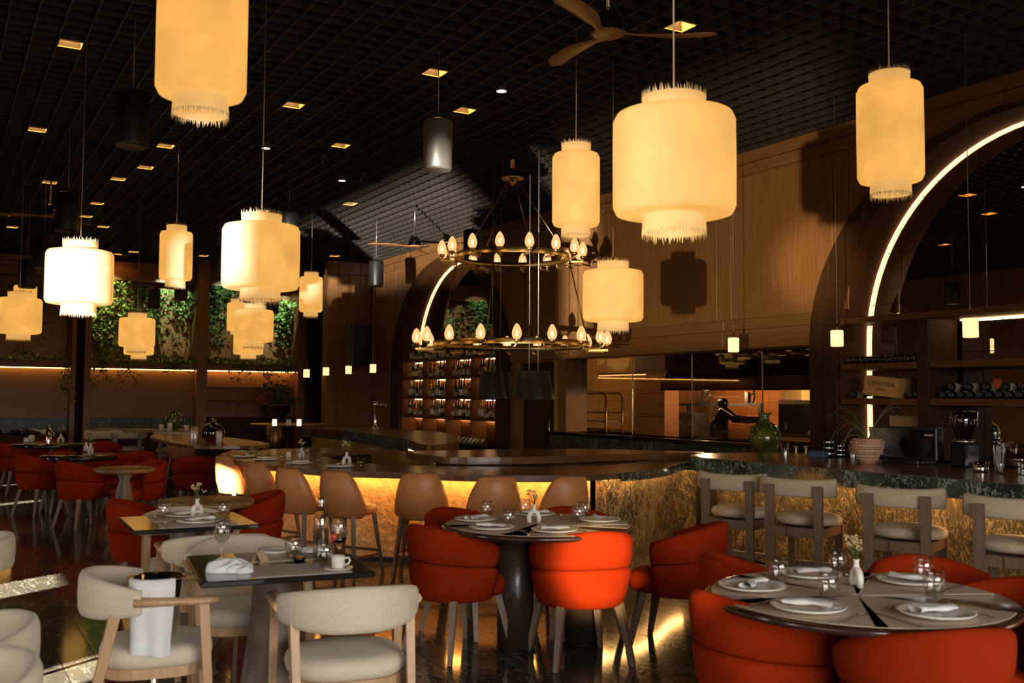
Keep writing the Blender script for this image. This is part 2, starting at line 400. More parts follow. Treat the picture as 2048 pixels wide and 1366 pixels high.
ORD = ['first', 'second', 'third', 'fourth', 'fifth', 'sixth', 'seventh', 'eighth', 'ninth', 'tenth', 'eleventh', 'twelfth', 'thirteenth', 'fourteenth', 'fifteenth', 'sixteenth', 'seventeenth', 'eighteenth', 'nineteenth', 'twentieth', 'twenty-first', 'twenty-second', 'twenty-third', 'twenty-fourth']
def superring(a, b, z, n=28, e=2.6, cx=0, cy=0):
    out = []
    for j in range(n):
        t = 2*PI*j/n; c, s_ = math.cos(t), math.sin(t)
        out.append((cx+a*math.copysign(abs(c)**(2/e), c), cy+b*math.copysign(abs(s_)**(2/e), s_), z))
    return out
def arc(cx, cz, r, a0, a1, n, rz=None):
    rz = rz or r
    return [(cx+r*math.cos(math.radians(a0+(a1-a0)*i/n)), cz+rz*math.sin(math.radians(a0+(a1-a0)*i/n))) for i in range(n+1)]
# ------------------------------------------------------------------ the room
WX, CE, BY = 8.6, 4.56, 23.4
floor = struct('floor', MB().box(-3.7, -3.2, -.12, 12.6, 24.2, -.004), 'grout')
def planks():
    g = .0045; cols = []; x = 2.33-.553*8
    while x < 6.6:
        cols.append((x, x+.187)); cols.append((x+.187, x+.553)); x += .553
    cols = [c for c in cols if c[1] > -.9]
    rnd = random.Random(3); cache = {}; n = 0; far = MB()
    for ci, (a, b) in enumerate(cols):
        y = 2.4-rnd.random()*1.4
        while y < 22.9:
            ln = rnd.choice((1.2, 1.2, 1.5, .9)) if y < 12 else rnd.choice((1.8, 2.4))
            y2 = min(y+ln, 22.95)
            vis = abs((a+b)/2-y*.42-.3) < .62*y*.75+1.0 and y < 13.5 and b < 6.2 and n < 298
            w, l = b-a-g, y2-y-g
            if vis:
                k = (round(w, 3), round(l, 3))
                if k not in cache:
                    me = MB().box(-w/2, -l/2, -.014, w/2, l/2, 0).mesh('plank'); me.materials.append(M['floor_stone']); cache[k] = me
                o = bpy.data.objects.new('plank', cache[k]); COL.objects.link(o); o.parent = floor; o.location = ((a+b)/2, (y+y2)/2, 0); n += 1
            else:
                far.box(a+g/2, y+g/2, -.014, b-g/2, y2-g/2, 0)
            y = y2
    far.box(6.63, -3.2, -.014, 12.6, 24.2, 0); far.box(-3.6, -3.2, -.014, cols[0][0]-g, 24.2, 0)
    o = far.build('stone_planks', 'floor_stone', floor); o['kind'] = 'stuff'
planks()
# ceiling: dark slab with an open grid of boards hung under it
ceiling = struct('ceiling', MB().box(-3.7, -3.2, CE+.30, 12.6, 24.2, CE+.42), 'ceiling_black')
GX, GY, X0G, Y0G = .2035, .1913, 3.872, 8.263
def slats():
    me = MB().box(-.006, -2.2, 0, .006, 23.2, .17).mesh('slat'); me.materials.append(M['slat_dark'])
    i = -36
    while X0G+GX*i < WX-.02:
        x = X0G+GX*i
        if x > -3.5:
            o = bpy.data.objects.new('slat', me); COL.objects.link(o); o.parent = ceiling; o.location = (x, 0, CE)
        i += 1
    me2 = MB().box(-3.5, -.005, 0, WX-.01, .005, .15).mesh('slat'); me2.materials.append(M['slat_dark'])
    j = -38
    while Y0G+GY*j < 23.1:
        y = Y0G+GY*j
        if y > 1.0:
            o = bpy.data.objects.new('slat', me2); COL.objects.link(o); o.parent = ceiling; o.location = (0, y, CE+.012)
        j += 1
slats()
# right wall: two arched niches, the kitchen hatch
A1, A2, AR, ASP = 5.50, 17.46, 2.12, 2.10
def archpoly(c, r, z0, rz=None, n=40):
    return [(c+r, z0)]+arc(c, ASP, r, 0, 180, n, rz)+[(c-r, z0)]
KY0, KY1, KZ0, KZ1 = 7.83, 13.16, .98, 2.13
DY0, DY1 = 13.50, 14.55
wall_r = MB().prism([(-3.2, -.02), (24.2, -.02), (24.2, CE+.3), (-3.2, CE+.3)], 0, .40,
                    holes=[archpoly(A1, AR, .02), archpoly(A2, AR, .02), [(KY0, KZ0), (KY1, KZ0), (KY1, KZ1), (KY0, KZ1)], [(DY0, .02), (DY1, .02), (DY1, 2.10), (DY0, 2.10)]]).swapyz(WX)
wall_right = struct('wall_right', wall_r, 'wall_wood')
def wboard(name, y0, y1, z0, z1, t, mat='trim_wood', parent=None, x=None):
    return MB().bbox(0, 0, 0, t, y1-y0, z1-z0, .006).build(name, mat, parent or wall_right, ((WX if x is None else x)-t, y0, z0))
ysplit = [2.2, 4.9, 5.65, 7.5, 9.5, 12.1, 14.4, 16.8, 19.2, 21.3]
for a, b in zip(ysplit[:-1], ysplit[1:]):
    wboard('cornice_board', a+.003, b-.003, 4.415, CE-.005, .050)
    wboard('cornice_board', a+.003, b-.003, 4.27, 4.41, .028)
for a, b in ((7.74, 9.33), (9.64, 11.96), (12.32, 14.40)):
    wboard('wall_panel', a, b, 2.50, 4.262, .012, 'wall_wood')
for a, b in ((7.515, 7.705), (9.365, 9.61), (11.985, 12.295), (14.43, 14.72)):
    wboard('stile', a, b, 2.50, 4.262, .018, 'wall_wood')
for a, b in ((7.83, 9.5), (9.506, 12.1), (12.106, 15.0)):
    wboard('lintel_board', a, b, 2.13, 2.36, .040)
    wboard('rail_board', a, b, 2.364, 2.494, .024)
for a, b in ((19.9, 20.55), (20.56, 21.28)):
    wboard('wall_panel', a, b, 0.02, 4.262, .014, 'wall_wood')
# flat arch surrounds, wider at the foot than at the crown, and the strip lights that run inside them
for ai, c in enumerate((A1, A2)):
    out = [(c+2.55, .02)]+arc(c, ASP, 2.55, 0, 180, 44, 2.17)+[(c-2.55, .02)]
    inn = archpoly(c, AR, .02)
    ring = MB(); n = len(out)
    out2 = [(c+2.55, .02)]+arc(c, ASP, 2.55, 0, 180, 40, 2.17)+[(c-2.55, .02)]
    for i in range(len(inn)-1):
        q = [inn[i], out2[i], out2[i+1], inn[i+1]]
        ring.add([(WX-.06, *p) for p in q]+[(WX+.0, *p) for p in q], [(0, 3, 2, 1), (4, 5, 6, 7), (0, 1, 5, 4), (1, 2, 6, 5), (2, 3, 7, 6), (3, 0, 4, 7)])
    ring.build('arch_surround', 'dark_wood', wall_right)
    lin = MB(); ip = archpoly(c, AR-.004, .02); jp = archpoly(c, AR+.004, .02)
    for i in range(len(ip)-1):
        q = [ip[i], ip[i+1], jp[i+1], jp[i]]
        lin.add([(WX-.055, *a_) for a_ in q]+[(WX+.392, *a_) for a_ in q], [(0, 1, 2, 3), (7, 6, 5, 4), (0, 4, 5, 1), (1, 5, 6, 2), (2, 6, 7, 3), (3, 7, 4, 0)])
    lin.build('arch_lining', 'reveal_wood', wall_right)
    led = [(WX+.375, *p) for p in archpoly(c, AR-.024, .95 if ai == 0 else .9)]
    MB().tube(led, .016, 6).build('strip_light', 'led_warm', wall_right)
    # mirrored back of the niche, pane by pane
    y0, y1 = c-AR, c+AR; ny = 9 if ai == 0 else 7; nz = 6; zb, zt = .9, ASP+AR
    MB().box(WX+.402, y0-.1, .02, WX+.43, y1+.1, zt+.1).build('niche_back', 'black_metal', wall_right)
    for i in range(ny):
        for j in range(nz):
            ya, yb = y0+(y1-y0)*i/ny, y0+(y1-y0)*(i+1)/ny; za, zc = zb+(zt-zb)*j/nz, zb+(zt-zb)*(j+1)/nz
            yn = min(abs(ya-c), abs(yb-c)) if (ya-c)*(yb-c) > 0 else 0
            if za > ASP and (yn**2+(za-ASP)**2) > AR**2: continue
            MB().box(WX+.394, ya+.003, za+.003, WX+.40, yb-.003, zc-.003).build('mirror_pane', 'mirror', wall_right)
# dark door beside the hatch, long steel pull
door_1 = struct('door_1', MB().bbox(WX+.06, DY0, .02, WX+.11, DY1, 2.09, .005), 'dark_wood')
h = MB().cyl((WX-.0, DY0+.14, .72), (WX-.0, DY0+.14, 1.28), .014, n=8)
for zz in (.82, 1.18): h.cyl((WX-.0, DY0+.14, zz), (WX+.062, DY0+.14, zz), .009, n=6)
h.build('handle', 'steel', door_1)
MB().box(WX-.01, DY0-.10, .02, WX+.05, DY0-.005, 2.11).build('door_jamb', 'yellow_tile', door_1)
# back wall and its bays
wall_back = struct('wall_back', MB().box(-3.7, BY, -.02, 12.6, BY+.2, CE+.3), 'dark_wood')
bays = [(-3.5, 2.44), (2.86, 5.03), (5.28, 7.34)]
for bi, (a, b) in enumerate(bays):
    MB().box(a, 23.0, 1.02, b, BY, 2.06).build('lower_panel', 'bronze_panel' if bi < 2 else 'wall_wood', wall_back)
    MB().box(a, 22.97, .72, b, BY, 1.015).build('marble_band', 'green_dark' if bi < 2 else 'dark_wood', wall_back)
    MB().box(a, 23.0, 0, b, BY, .715).build('plinth_panel', 'dark_wood', wall_back)
    MB().box(a, 22.80, 2.10, b, 22.84, 2.24).build('planter_front', 'trim_wood', wall_back)
    MB().box(a, 22.80, 2.075, b, BY, 2.10).build('planter_shelf', 'trim_wood', wall_back)
    MB().box(a+.02, 22.90, 2.060, b-.02, 22.93, 2.074).build('strip_light', 'led_planter', wall_back)
    MB().box(a+.02, 22.845, 2.16, b-.02, 22.86, 2.175).build('strip_light', 'led_ivy', wall_back)
    for k, (z0, z1) in enumerate(((4.02, 4.16), (4.165, 4.30), (4.305, 4.44))):
        MB().bbox(a, 23.05+.06*k, z0, b, BY, z1, .005).build('fascia_board', 'wall_wood', wall_back)
    n = 3
    for k in range(n):
        x0, x1 = a+(b-a)*k/n, a+(b-a)*(k+1)/n
        MB().bbox(x0+.006, BY-.03, 2.24, x1-.006, BY, 4.0, .006).build('upper_panel', 'wall_wood', wall_back)
MB().box(5.30, 22.96, 1.68, 7.32, 23.0, 1.70).build('shelf_line', 'dark_wood', wall_back)
MB().box(5.30, 22.90, 1.36, 7.32, 23.0, 1.42).build('shelf_line', 'shelf_wood', wall_back)
for a, b in ((2.45, 2.555), (2.71, 2.845), (5.04, 5.27), (7.35, 7.52)):
    MB().bbox(a, 22.72, 0, b, BY, CE, .01).build('pillar', 'trim_wood', wall_back)
for a, b in ((7.54, 7.80), (7.806, 8.05), (8.056, 8.32), (8.326, WX)):
    MB().bbox(a, 21.30, 0, b, 21.6, 4.26, .006).build('wall_panel', 'wall_wood', wall_back)
    MB().bbox(a, 21.28, 4.265, b, 21.6, CE, .006).build('cornice_board', 'trim_wood', wall_back)
# walls behind the camera, with the daylight window; side openings are cut to aim beams
slots = [(2.75, 3.34, .25, 2.10), (5.55, 6.28, .25, 2.10), (9.33, 9.42, .25, 2.0), (12.2, 12.62, .25, 2.3), (15.3, 15.6, .25, 2.3)]  # unseen openings placed to lay sun streaks on the floor
wl = MB().prism([(-3.2, -.02), (24.2, -.02), (24.2, CE+.3), (-3.2, CE+.3)], 0, .2,
                holes=[[(a, c), (b, c), (b, d), (a, d)] for a, b, c, d in slots]+[[(-1.35, .64), (-.25, .64), (-.25, 1.20), (-1.35, 1.20)], [(-.1, .93), (1.55, .93), (1.55, 1.24), (-.1, 1.24)], [(5.95, 3.15), (6.40, 3.15), (6.40, 3.62), (5.95, 3.62)]]).swapyz(-3.7)  # openings shaped for the spot beams, a high one for the sunlit stool
wall_left = struct('wall_left', wl, 'wall_wood')
wf = MB().prism([(-3.7, -.02), (12.6, -.02), (12.6, CE+.3), (-3.7, CE+.3)], -3.2, -3.0, holes=[[(-1.5, .6), (4.5, .6), (4.5, 3.2), (-1.5, 3.2)]])
wf.v = [(v[0], v[2], v[1]) for v in wf.v]; wf.f = [list(reversed(f)) for f in wf.f]
wall_front = struct('wall_front', wf, 'wall_wood')
win = MB()
for xx in (-1.5, .5, 2.5, 4.46): win.box(xx, -3.14, .6, xx+.06, -3.06, 3.2)
win.box(-1.5, -3.14, 2.3, 4.5, -3.06, 2.36)
struct('window_1', win, 'black_metal')
# kitchen beyond the hatch
KX = 12.0
kit = struct('wall_kitchen', MB().box(KX, 5.0, 0, KX+.15, 21.0, 3.2), 'tile_grout')
tw, th = .257, .20
cache = {}
for nm in ('orange_tile', 'yellow_tile'):
    me = MB().bbox(0, 0, 0, .012, tw-.006, th-.006, .003).mesh('tile'); me.materials.append(M[nm]); cache[nm] = me
jy = 0; nt = 0
while 10.4+tw*jy < 19.6:
    y = 10.4+tw*jy
    for k in range(8):
        z = .86+th*k
        o = bpy.data.objects.new('tile', cache['orange_tile' if y < 15.0 else 'yellow_tile']); COL.objects.link(o); o.parent = kit; o.location = (KX-.012, y, z); nt += 1
    jy += 1
MB().box(WX+.4, 20.9, 0, KX+.15, 21.0, 3.2).build('side_wall', 'yellow_tile', kit)
MB().box(WX+.4, 5.0, 0, KX+.15, 5.1, 3.2).build('side_wall', 'yellow_tile', kit)
MB().box(WX+.4, 5.0, 3.1, KX+.15, 21.0, 3.2).build('kitchen_ceiling', 'dark_wood', kit)
# hatch sill, marble front below it, glass over it
sill = struct('trim_1', MB().bbox(WX-.16, KY0, .93, WX+.45, KY1+.3, .98, .006), 'black_gloss')
for k in range(6):
    a = KY0+(KY1+.25-KY0)*k/6; b = KY0+(KY1+.25-KY0)*(k+1)/6
    MB().box(WX-.14, a+.003, .05, WX-.10, b-.003, .925).build('marble_slab', 'green_dark', sill)
for k in range(4):
    a = KY0+(KY1-KY0)*k/4; b = KY0+(KY1-KY0)*(k+1)/4
    o = struct('window_%d' % (k+3), MB().box(WX+.30, a+.004, KZ0, WX+.306, b-.004, KZ1), 'pane_glass')
    MB().box(WX+.295, a-.004, KZ0, WX+.311, a+.004, KZ1).build('window_bead', 'steel', o)
# ------------------------------------------------------------------ seats and tables
def az(a): a = math.radians(a); return Vector((math.sin(a), math.cos(a), 0))
def cushion(a, b, z0, z1, e=2.8, cx=0, cy=0, n=28, dome=.012):
    rs = [(.90, z0), (.98, z0+(z1-z0)*.22), (1.0, z0+(z1-z0)*.5), (.985, z0+(z1-z0)*.78), (.93, z1), (.75, z1+dome*.7), (.4, z1+dome), (.05, z1+dome*1.05)]
    return MB().loft([superring(a*k, b*k, z, n, e, cx, cy) for k, z in rs], True, True)
def arcpad(path, hfun, tfun, n, zc):
    """upholstered strip swept along a plan path: rounded section, height and thickness vary"""
    rings = []; k = 12
    for i in range(n+1):
        u = i/n; p = Vector((*path(u), 0)); q = Vector((*path(min(1, u+.01)), 0)); r = Vector((*path(max(0, u-.01)), 0))
        t = (q-r).normalized(); nr = Vector((t.y, -t.x, 0)); h, w, zz = hfun(u), tfun(u), zc(u)
        ring = []
        for j in range(k):
            a = 2*PI*j/k; c, s_ = math.cos(a), math.sin(a)
            ring.append(p+nr*(w/2*math.copysign(abs(c)**.8, c))+Vector((0, 0, zz+h/2*math.copysign(abs(s_)**.55, s_))))
        rings.append(ring)
    return MB().loft(rings, True, True)
def make_cream_chair():
    t = thing('dining_chair', 'x', 'chair')
    cushion(.245, .235, .375, .455, 2.7, 0, .01).build('seat', 'cream_linen', t)
    pad = lambda u: (.285*math.sin((u-.5)*2.75), -.29*math.cos((u-.5)*2.75)+.0)
    arcpad(pad, lambda u: .185-.085*abs(2*u-1)**2.2, lambda u: .055-.012*abs(2*u-1)**2, 26, lambda u: .675-.012*abs(2*u-1)).build('backrest', 'cream_linen', t)
    for s in (-1, 1):
        MB().bar((s*.275, .235, 0), (s*.272, .19, .648), .026, .030, .040, .040).build('leg', 'oak', t)
        MB().bar((s*.225, -.285, 0), (s*.238, -.155, .62), .026, .030, .036, .042).build('leg', 'oak', t)
        am = MB(); pts = [(s*.280, -.085, .665), (s*.287, .0, .664), (s*.290, .10, .662), (s*.285, .20, .660), (s*.262, .245, .658)]
        am.tube(pts, [.040, .036, .030, .034, .026], 8, flat=(.75, .55)).build('arm', 'oak', t)
    fr = MB()
    fr.loft([superring(.225, .215, z, 24, 3) for z in (.335, .378)], True, False); fr.build('seat_frame', 'oak', t)
    tg = MB().box(-.016, -.212, .343, .016, -.209, .367).build('maker_tag', 'porcelain', t)
    MB().box(-.007, -.2135, .349, .007, -.2118, .361).build('tag_mark', 'ink', tg)
    return Proto(t)
CREAM = make_cream_chair()
def make_red_chair(mat):
    t = thing('bucket_chair', 'x', 'chair')
    A, B = .292, .285
    def shell(zb, zt, f0, f1, T=.058, amax=112, bulge=.006):
        rings = []; n = 30
        for i in range(n+1):
            th = math.radians(-amax+2*amax*i/n); u = abs(th)/math.radians(amax)
            z0 = zb(u); z1 = zt(u); ring = []
            prof = [(f0, 0, z0+.012), (f0*.62+f1*.38, bulge, z0+(z1-z0)*.35), (f0*.25+f1*.75, bulge, z0+(z1-z0)*.72), (f1, 0, z1-.022), (f1, -.016, z1-.004), (f1, -.5*T, z1), (f1, -T+.014, z1-.004), (f1, -T, z1-.022), (f0*.4+f1*.6, -T, z0+(z1-z0)*.5), (f0, -T, z0+.012), (f0, -T+.01, z0), (f0, -.01, z0)]
            for f, off, z in prof:
                rx, ry = A*f+off, B*f+off
                ring.append((rx*math.sin(th), -ry*math.cos(th), z))
            rings.append(ring)
        return MB().loft(rings, True, True)
    top = lambda u: .775-.115*u**1.7
    seam = lambda u: .560-.035*u**1.5
    shell(lambda u: seam(u)+.002, top, .99, 1.035).build('upper_shell', mat, t)
    shell(lambda u: .335, seam, .86, 1.0).build('lower_shell', mat, t)
    cushion(.222, .245, .345, .455, 3.2, 0, .055).build('seat', mat, t)
    for sx in (-1, 1):
        for sy in (-1, 1):
            lg = MB().bar((sx*.235, sy*.235+.02, 0), (sx*.175, sy*.165+.02, .345), .024, .028, .046, .042).build('leg', 'ash_grey', t)
    return Proto(t)
RED = make_red_chair('red_velvet'); ORANGE = RED
def make_tan_stool():
    t = thing('counter_stool', 'x', 'stool')
    rings = []; n = 26; amax = 84
    for i in range(n+1):
        th = math.radians(-amax+2*amax*i/n); u = abs(th)/math.radians(amax)
        z0 = .50-.012*u; z1 = .895-.02*u**2-.27*max(0, (u-.42)/.58)**1.45; T = .042; ring = []
        for f, off, z in [(.80, 0, z0+.012), (.93, .006, z0+(z1-z0)*.35), (.99, .004, z0+(z1-z0)*.7), (1.0, -.004, z1-.02), (1.0, -T*.5, z1), (1.0, -T+.004, z1-.02), (.93, -T, z0+(z1-z0)*.5), (.80, -T, z0+.012), (.80, -T/2, z0)]:
            ring.append(((.232*f+off)*math.sin(th), -(.235*f+off)*math.cos(th), z))
        rings.append(ring)
    MB().loft(rings, True, True).build('backrest', 'tan_leather', t)
    cushion(.20, .205, .515, .59, 3.2, 0, .045).build('seat', 'tan_leather', t)
    for sx in (-1, 1):
        for sy in (-1, 1):
            MB().bar((sx*.215, sy*.205+.03, 0), (sx*.155, sy*.145+.03, .515), .024, .024, .036, .036).build('leg', 'walnut', t)
    for sy in (-1, 1):
        MB().bar((-.192, sy*.182+.03, .20), (.192, sy*.182+.03, .20), .018, .024).build('footrest', 'walnut', t)
    for sx in (-1, 1):
        MB().bar((sx*.19, -.155, .17), (sx*.19, .215, .17), .018, .024).build('footrest', 'walnut', t)
    return Proto(t)
TAN = make_tan_stool()
def make_cream_stool():
    t = thing('bar_stool', 'x', 'stool')
    path = lambda u: (.245*math.sin((u-.5)*2.3)/math.sin(1.15), -.20-.075*(math.cos((u-.5)*2.3)-math.cos(1.15))/(1-math.cos(1.15))+.04)
    arcpad(path, lambda u: .135+.012*abs(2*u-1)**2, lambda u: .058, 22, lambda u: .835+.010*abs(2*u-1)**2).build('backrest', 'stool_linen', t)
    cushion(.225, .200, .545, .612, 2.2, 0, .03, dome=.02).build('seat', 'stool_linen', t)
    for s in (-1, 1):
        MB().bar((s*.165, -.262, 0), (s*.165, -.262, .86), .052, .036, .058, .036).build('leg', 'walnut', t)
        MB().bar((s*.165, .20, 0), (s*.165, .20, .53), .052, .036).build('leg', 'walnut', t)
        MB().bar((s*.165, -.25, .50), (s*.165, .20, .50), .032, .07).build('side_rail', 'walnut', t)
    for y in (-.255, .20):
        MB().bar((-.15, y, .505), (.15, y, .505), .03, .072).build('seat_rail', 'walnut', t)
    MB().bar((-.038, -.262, .508), (.038, -.262, .508), .046, .066).build('rail_block', 'walnut', t)
    MB().bar((-.15, .20, .20), (.15, .20, .20), .03, .04).build('footrest', 'walnut', t)
    return Proto(t)
BSTOOL = make_cream_stool()
def put(proto, x, y, a, label, group, dz=0): return proto.put((x, y, dz), -math.radians(a), label, group)
def back_at(proto, px, py, z, a, off, label, group):
    p = P(px, py, z=z); c = p+az(a)*off
    return put(proto, c.x, c.y, a, label, group)
GC = 'cream chairs at the square tables'
x, y = XY(690, 1296, .46)
put(CREAM, x, y, 10, 'cream armchair in front of the table with the coffee cup, its back to the viewer', GC)
put(CREAM, .87, 4.62, 100, 'cream armchair right behind the steel ice bucket', GC)
put(CREAM, 1.41, 5.80, 4, 'cream armchair turned away, between the two square black tables', GC)
put(CREAM, 1.42, 5.18, 184, 'cream armchair across from the coffee cup, half hidden by the near black table', GC)
put(CREAM, 1.45, 6.72, 182, 'cream armchair across the far square black table, mostly hidden under it', GC)
for (px, py, a, lb) in ((66, 1268, -98, 'cream chair back cut by the picture edge, lower left, larger of two close together'), (52, 1346, -112, 'cream chair back in the very bottom left corner'), (24, 1092, -92, 'cream chair back barely entering at the left edge above the sunlit floor')):
    back_at(CREAM, px, py, .69, a, .30, lb, GC)
GR = 'red velvet bucket chairs'
put(ORANGE, 3.29, 4.87, 12, 'bright sunlit orange red chair with its back to the viewer at the middle round table', GR)
put(RED, 2.735, 5.38, 80, 'dark red chair at the left of the middle round table, seat pointing right', GR)
put(RED, 3.08, 5.86, 158, 'red chair behind the dark left-hand one at the middle round table, open side facing', GR)
back_at(RED, 1128, 1013, .77, 196, .27, 'red chair across the middle round table, only its curved rim above the plates', GR)
put(RED, 4.00, 4.84, -36, 'red chair at the right of the middle round table, standing before the veined marble', GR)
back_at(RED, 1420, 1112, .76, 118, .25, 'red chair at the back left of the near round table with its hollow side showing', GR)
back_at(RED, 1432, 1188, .77, 92, .25, 'large red chair back at the left front of the near round table', GR)
back_at(ORANGE, 1935, 1257, .77, 18, .25, 'large orange red chair back in the bottom right corner', GR)
back_at(RED, 1822, 1110, .77, 208, .26, 'red chair on the bar side of the near round table, rim behind the plates', GR)
back_at(RED, 2090, 1165, .76, -80, .25, 'red chair cut by the right picture edge at the near round table', GR)
put(ORANGE, 1.38, 7.62, 98, 'orange red chair left of the bare round table, in front of the dark square one', GR)
put(RED, 2.13, 7.80, -84, 'red chair right of the bare round table below the tan stools', GR)
put(RED, 1.50, 12.35, 66, 'red chair with its back turned beside the small wooden round table', GR)
put(RED, 1.18, 13.85, 62, 'red chair with its back turned, second from the left, by the sunlit floor', GR)
back_at(RED, 322, 919, .77, 250, .26, 'red chair facing left behind the small wooden round table', GR)
back_at(RED, 396, 912, .77, 10, .26, 'red chair in the dark left of the lit tan stool', GR)
back_at(ORANGE, 2, 886, .77, 80, .26, 'orange red chair at the far left picture edge by the ribbed sideboard', GR)
back_at(RED, 105, 878, .77, 200, .26, 'far red chair beyond the table with the steel flask', GR)
back_at(RED, 120, 902, .77, 170, .26, 'far red chair rim at the dark table with the white vase, left one', GR)
back_at(RED, 235, 908, .77, 215, .26, 'far red chair rim at the dark table with the white vase, nearer one', GR)
back_at(RED, 205, 882, .77, 190, .26, 'farthest red chair back under the pale stools', GR)
back_at(RED, 290, 902, .77, 230, .26, 'dim red chair just above the small wooden round table', GR)
GT = 'tan leather stools along the curved bar'
for px, py, a, lb in ((838, 947, 33, 'glowing tan leather stool in the middle of the curved bar front'), (996, 954, 18, 'brown leather stool behind the middle round table, left of two side by side'), (1148, 954, 2, 'brown leather stool nearest the veined marble corner of the bar'),
                      (662, 943, 58, 'tan leather stool behind the water bottle'), (566, 937, 66, 'tan leather stool third from the left end of the curved bar'), (500, 924, 72, 'tan leather stool second from the left end of the curved bar'), (437, 912, 76, 'sun-struck tan stool at the left end of the curved bar')):
    back_at(TAN, px, py, .89, a, .225, lb, GT)
back_at(TAN, 462, 903, .89, 150, .22, 'tan stool seen past the sun-struck one at the bar end', GT)
for px, py, a, lb in ((337, 869, 80, 'amber stool at the demijohn table, left of two'), (362, 872, 75, 'amber stool at the demijohn table, right of two')):
    back_at(TAN, px, py, .89, a, .22, lb, 'stools at the table with the demijohn')
GS = 'cream bar stools along the green marble bar'
for i, (px, py, lb) in enumerate(((1458, 948, 'cream bar stool at the inner end of the green marble bar'), (1590, 958, 'second cream bar stool along the green marble bar'), (1795, 976, 'third cream bar stool along the green marble bar, under the clay pot'), (2025, 996, 'cream bar stool at the right picture edge'))):
    back_at(BSTOOL, px, py, .905, 66, .24, lb, GS).scale = (1.16, 1.05, 1)
for px, py, a, lb in ((205, 862, 20, 'pale stool at the far counter, left one'), (256, 862, 12, 'pale stool at the far counter, middle one'), (345, 864, 12, 'pale stool at the far counter behind the amber stools')):
    back_at(BSTOOL, px, py, .90, a, .24, lb, 'pale stools at the far counter')
# tables
def round_table(name, x, y, r, label, cols, zt=.75, top='table_edge', colmat='pedestal_brown', cr=.15, th=.035):
    t = thing(name, label, 'table', (x, y, 0))
    MB().lathe([(r-.03, zt-th), (r-.006, zt-th*.75), (r, zt-th*.4), (r-.004, zt-.006), (r-.012, zt), (.01, zt)], 56, cap=True).build('tabletop', top, t)
    for cx, cy in cols:
        MB().lathe([(cr, .012), (cr, zt-th)], 32, (cx, cy, 0), True).build('column', colmat, t)
        MB().lathe([(cr+.012, 0), (cr+.012, .012)], 32, (cx, cy, 0), True).build('foot_plate', 'black_metal', t)
    return t
round_table('round_table', 3.20, 5.20, .585, 'round dark table laid for five in the middle of the picture', [(-.12, .06), (.34, .02)], cr=.112)
round_table('round_table', 3.157, 2.74, .590, 'round dark table laid with tan mats in the lower right', [(.02, .22), (.22, -.02)], cr=.118)
def square_table(x, y, s, rz, label):
    t = thing('square_table', label, 'table', (x, y, 0), rz)
    MB().bbox(-s/2, -s/2, .725, s/2, s/2, .75, .006).build('tabletop', 'table_black', t)
    MB().lathe([(.20, .0), (.195, .02), (.155, .2), (.115, .5), (.10, .70), (.10, .725)], 32, cap=True).build('pedestal', 'pedestal_grey', t)
square_table(1.385, 4.54, .735, -.13, 'square black table with the coffee cup and wine glass')
square_table(1.37, 6.33, .71, -.04, 'square black table laid for two behind the near one')
def turned_table(px, py, r, label, top, zt=.75):
    x, y = XY(px, py, zt)
    t = thing('pedestal_table', label, 'table', (x, y, 0))
    MB().lathe([(r-.02, zt-.05), (r, zt-.04), (r, zt-.012), (r-.01, zt), (.01, zt)], 44, cap=True).build('tabletop', top, t)
    MB().lathe([(.17, 0), (.16, .02), (.06, .06), (.05, .2), (.10, .42), (.075, .55), (.05, .62), (.10, .70)], 20, cap=True).build('pedestal', 'pedestal_grey', t)
    return x, y
TB1 = turned_table(415, 999, .335, 'bare round wooden table behind the laid square ones', 'table_wood')
TB2 = turned_table(250, 935, .31, 'small wooden round table on a turned foot by the red chairs', 'table_wood')
TB3 = turned_table(165, 910, .50, 'dark round table with a white vase in the far left', 'table_black')
TB4 = turned_table(105, 887, .62, 'dark round table with the steel flask at the far left', 'table_black')
# ------------------------------------------------------------------ bars and counters
def smooth_poly(pts, k=5, closed=True):
    """Catmull-Rom through plan points"""
    out = []; n = len(pts)
    rng = range(n) if closed else range(n-1)
    for i in rng:
        g = lambda j: Vector(pts[j % n]) if closed else Vector(pts[max(0, min(n-1, j))])
        p0, p1, p2, p3 = g(i-1), g(i), g(i+1), g(i+2)
        for s_ in range(k):
            t = s_/k
            out.append(tuple(.5*((2*p1)+(p2-p0)*t+(2*p0-5*p1+4*p2-p3)*t*t+(3*p1-p0-3*p2+p3)*t**3)))
    if not closed: out.append(tuple(pts[-1]))
    return out
def offset(line, d):
    out = []
    for i, p in enumerate(line):
        a = Vector(line[max(0, i-1)]); b = Vector(line[min(len(line)-1, i+1)]); t = (b-a).normalized()
        out.append((p[0]-t.y*d, p[1]+t.x*d))
    return out
def band(line, thick, z0, z1):
    """standing slab that follows a plan line"""
    o = offset(line, thick); return MB().prism(list(line)+list(reversed(o)), z0, z1)
front_px = [(440, 908), (450, 915), (500, 925), (560, 932), (660, 941), (804, 945), (900, 949), (1000, 951), (1130, 951), (1234, 946)]
fr = [XY(*p, .85) for p in front_px]
inner = [XY(*p, .85) for p in [(1200, 932), (1040, 934), (830, 931), (735, 927), (690, 922), (655, 914), (640, 910), (660, 905), (700, 901), (790, 898)]]
back = [XY(*p, .85) for p in [(760, 895), (700, 895.5), (620, 896.5), (540, 898), (455, 904)]]
FR = smooth_poly(fr, 6, False); IN = smooth_poly(inner, 6, False); BK = smooth_poly(back, 5, False)
bar = thing('curved_bar', 'long curved wooden bar with a glowing rough golden front', 'bar counter', (0, 0, 0))
e1 = XY(1300, 940, .85); e2 = XY(1290, 922, .85)
top_poly = FR+[e1, e2]+IN+BK
